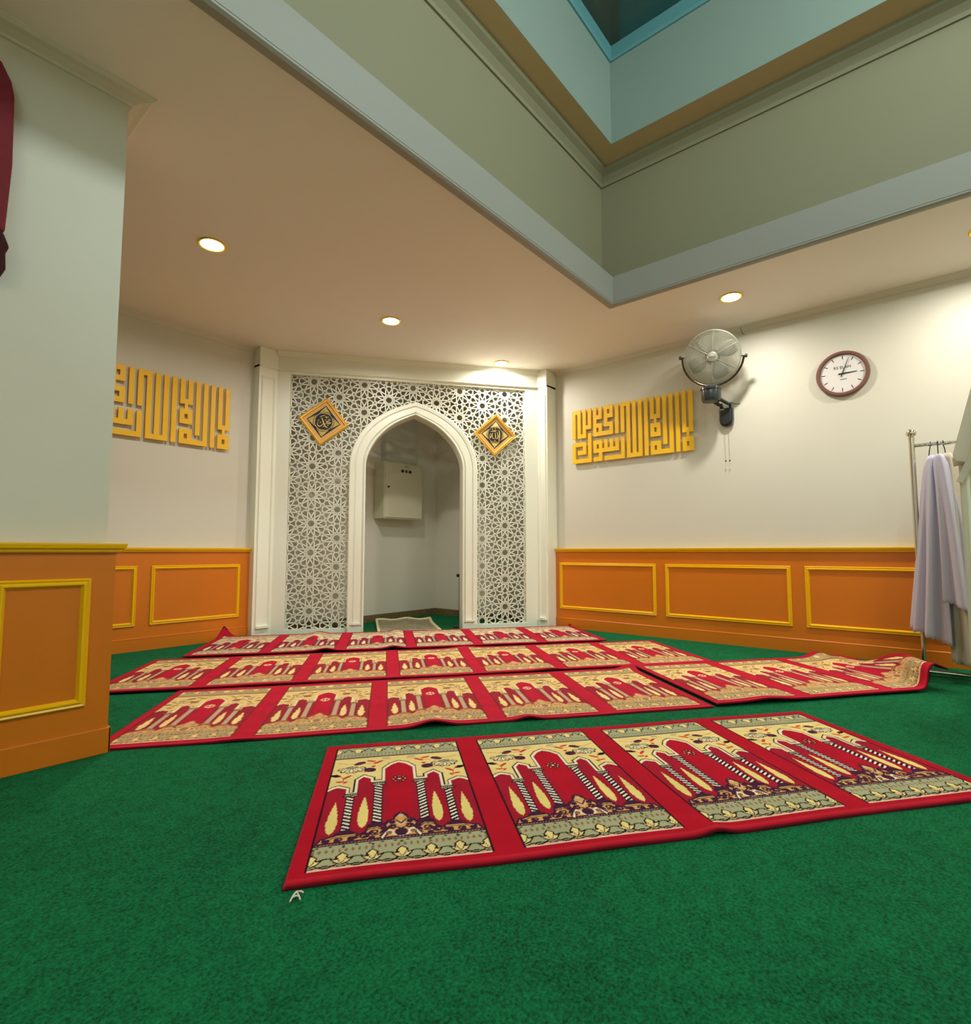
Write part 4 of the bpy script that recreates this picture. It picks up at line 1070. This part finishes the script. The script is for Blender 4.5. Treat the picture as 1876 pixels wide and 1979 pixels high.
# ------------------------------------------------------------------ clothes rack and garments
RX, RY = 5.018, 0.125
t = thing('clothes_rack', 'chrome garment rail with ball finial at the right wall', 'clothes rack', (RX, RY, 0))
for yy in (RY, RY - 1.25):
    m = MB(); m.tube([(RX, yy, 0.03), (RX, yy, 0.69)], 0.0145, 16); m.tube([(RX, yy, 0.69), (RX, yy, 1.70)], 0.0180, 16); up = m.build('upright', M['chrome'], t, smooth=True)
    m = MB(); m.lathe([(0.0185, 0), (0.023, 0.004), (0.023, 0.014), (0.0185, 0.018)], lambda a, b, h: (RX + a, yy + b, 0.68 + h), 20); m.build('joint_collar', M['black'], up)
    m = MB(); m.lathe([(0.0, 0.0), (0.022, 0.0), (0.022, 0.008), (0.012, 0.014)] + [(0.032 * math.sin(R(a)), 0.044 - 0.032 * math.cos(R(a))) for a in range(20, 181, 16)], lambda a, b, h: (RX + a, yy + b, 1.70 + h), 24); m.build('finial', M['chrome'], up, smooth=True)
    m = MB(); m.tube([(RX - 0.22, yy, 0.035), (RX + 0.22, yy, 0.035)], 0.014, 14); ft = m.build('foot_bar', M['chrome'], t, smooth=True)
    for xx in (RX - 0.22, RX + 0.22):
        m = MB(); m.lathe([(0, 0), (0.018, 0), (0.018, 0.02), (0, 0.022)], lambda a, b, h: (xx + a, yy + b, h), 16); m.build('foot_cap', M['black'], ft)
m = MB(); m.tube([(RX, RY, 1.650), (RX, RY - 1.25, 1.650)], 0.0125, 14); m.build('top_rail', M['chrome'], t, smooth=True)
m = MB(); m.tube([(RX, RY, 0.035), (RX, RY - 1.25, 0.035)], 0.0125, 14); m.build('base_rail', M['chrome'], t, smooth=True)

def hanger(y, wid, label, lean=0.0):
    t = thing('clothes_hanger', label, 'hanger', (RX, y, 1.54), 'black hangers on the rail')
    m = MB()
    m.tube([(RX - 0.016, y, 1.646)] + [(RX + 0.0175 * math.cos(R(a)), y, 1.650 + 0.0175 * math.sin(R(a))) for a in range(170, -31, -20)] + [(RX + 0.004, y + lean * .5, 1.615), (RX, y + lean, 1.565)], 0.0032, 8)
    m.build('hook', M['black'], t)
    m = MB(); m.tube([(RX - wid, y + lean, 1.50), (RX - wid * .4, y + lean, 1.545), (RX, y + lean, 1.565), (RX + wid * .4, y + lean, 1.545), (RX + wid, y + lean, 1.50)], 0.006, 8); m.build('shoulder_bar', M['black'], t)
hanger(0.020, 0.10, 'black hanger nearest the ball finial, holding the lavender garment', 0.012)
hanger(-0.020, 0.09, 'black hanger in the middle of the three on the rail')
hanger(-0.050, 0.10, 'black hanger farthest along the rail, holding the cream garment', -0.012)

def garment(name, cy_top, cy_bot, z_top, z_bot, wy_top, wy_bot, wx_top, wx_bot, material, folds, amp, label, slant=0.0, scallop=0.0, xoff=0.0, notch=None):
    na, nz = 120, 40
    m = MB(); V = []
    for j in range(nz + 1):
        f = j / nz
        for i in range(na):
            an = 2 * math.pi * i / na
            ca, sa = math.cos(an), math.sin(an)
            g = f ** 0.85
            wy = wy_top + (wy_bot - wy_top) * g; wx = wx_top + (wx_bot - wx_top) * min(1, f * 3)
            fold = 1 + amp * (0.15 + 0.85 * f) * math.sin(folds * an + 1.4 * f + 0.7 * math.sin(3 * an))
            cyy = cy_top + (cy_bot - cy_top) * g
            zb = z_bot + slant * sa + scallop * abs(math.sin(an * 16)) + (notch(an) if notch else 0)
            z = z_top + (zb - z_top) * f
            if f < 0.06: wy *= 0.6 + 6.7 * f; 
            V.append((RX + xoff + wx * ca * fold, cyy + wy * sa * fold, z))
    m.v = V
    for j in range(nz):
        for i in range(na):
            k = (i + 1) % na; m.f.append((j * na + i, j * na + k, (j + 1) * na + k, (j + 1) * na + i)); m.m.append(0)
    o = m.build(name, material, None, smooth=False)
    o.data.polygons.foreach_set('use_smooth', [True] * len(o.data.polygons))
    sd = o.modifiers.new('thick', 'SOLIDIFY'); sd.thickness = 0.003
    return tag(o, label, 'garment', 'white prayer garments on the rack')
garment('prayer_garment', 0.016, 0.040, 1.555, 0.265, 0.040, 0.125, 0.13, 0.17, M['lav'], 9, 0.26, 'lavender white prayer garment with scalloped hem, hanging nearest the rack pole', slant=0.055, scallop=0.014)
garment('prayer_garment', -0.022, -0.095, 1.550, 0.49, 0.045, 0.110, 0.13, 0.14, M['lav'], 8, 0.22, 'shorter lavender white prayer veil draped over the front of the rack clothes', slant=0.06, scallop=0.014, xoff=-0.07)
garment('prayer_garment', -0.070, -0.110, 1.56, 0.12, 0.050, 0.075, 0.18, 0.20, M['cream'], 8, 0.14, 'long cream prayer garment hanging behind the lavender ones, reaching lowest', scallop=0.006, xoff=0.03)
# partition curtain at the right picture edge
PX, PY = 4.16, -0.110
t = thing('partition_screen', 'white cloth partition screen standing at the right picture edge', 'partition', (PX, PY - 0.5, 0))
m = MB()
NA, NZ = 60, 30; V = []
for j in range(NZ + 1):
    for i in range(NA + 1):
        a = i / NA; y = PY + 0.006 - 1.0 * a
        zt = min(2.05, 1.42 + 3.9 * a); z = 0.135 + (zt - 0.135) * j / NZ
        V.append((PX + 0.018 * math.sin(a * 46) + 0.01, y, z))
m.v = V; m.f = [(j * (NA + 1) + i, j * (NA + 1) + i + 1, (j + 1) * (NA + 1) + i + 1, (j + 1) * (NA + 1) + i) for j in range(NZ) for i in range(NA)]; m.m = [0] * len(m.f)
cu = m.build('curtain', M['curtain'], t, smooth=False); cu.data.polygons.foreach_set('use_smooth', [True] * len(cu.data.polygons))
sd = cu.modifiers.new('thick', 'SOLIDIFY'); sd.thickness = 0.004
m = MB(); m.prism([(-0.062 + 0.02, 1.40), (-0.03, 1.44), (-0.20, 2.10), (-0.245, 2.05), (-0.085, 1.39)], -0.035, -0.022, lambda a, b, h: (PX + h, PY + 0.06 + a, b)); 
m.build('tied_band', M['curtain'], t, bevel=0.004)
m = MB(); m.prism([(-0.06, 1.27), (-0.035, 1.285), (-0.12, 1.50), (-0.16, 1.47)], -0.03, -0.02, lambda a, b, h: (PX + h, PY + a + 0.055, b)); m.build('hanging_tie', M['curtain'], t, bevel=0.003)
m = MB(); m.tube([(PX + 0.02, PY + 0.03, 1.405), (PX + 0.02, PY - 0.02, 1.410)], [0.030, 0.024], 12); m.build('bunched_knot', M['curtain'], t)
m = MB(); m.tube([(PX + 0.03, PY - 0.03, 0.10), (PX + 0.03, PY - 0.03, 1.38)], 0.013, 12); m.tube([(PX + 0.03, PY - 1.0, 0.10), (PX + 0.03, PY - 1.0, 2.07)], 0.013, 12); m.build('post', M['white'], t)
for yy in (PY + 0.0, PY - 1.0):
    m = MB(); m.prism([(-0.20, 0.0), (0.20, 0.0), (0.18, 0.05), (0.05, 0.125), (-0.05, 0.125), (-0.18, 0.05)], -0.022, 0.022, lambda a, b, h: (PX + 0.03 + a, yy - 0.02 + h, b)); m.build('foot', M['white'], t, bevel=0.01)

# ------------------------------------------------------------------ red cover hanging on the pier
t = thing('padded_cover', 'red padded fabric cover with dark maroon lower end on the left pier', 'fabric cover', (0.12, YC - 0.05, 1.97))
m = MB()
pts = [(-0.16, 2.22), (0.375, 2.16), (0.385, 2.45), (0.378, 2.74), (0.366, 2.80), (0.335, 2.86), (0.29, 2.895), (0.22, 2.915), (-0.16, 2.915)]
m.prism(pts, 0.012, 0.062, fC); cv = m.build('cover', M['maroon'], t, bevel=0.014)
m = MB()
pts = [(-0.14, 2.24), (0.33, 2.20), (0.372, 2.15), (0.392, 2.10), (0.380, 2.08), (0.384, 2.01), (0.370, 1.975), (0.34, 1.985), (0.30, 1.965), (0.25, 1.985), (0.18, 1.96), (0.08, 1.985), (-0.02, 1.965), (-0.14, 1.98)]
m.prism(pts, 0.008, 0.070, fC); m.build('lower_cloth', M['dmaroon'], t, bevel=0.012)
m = MB(); m.tube([(0.1, YC, 2.93), (0.1, YC - 0.035, 2.93), (0.1, YC - 0.035, 2.90)], 0.004, 8); m.build('hanging_nail', M['chrome'], t)

for o in list(bpy.data.objects):
    if '_o' in o: del o['_o']
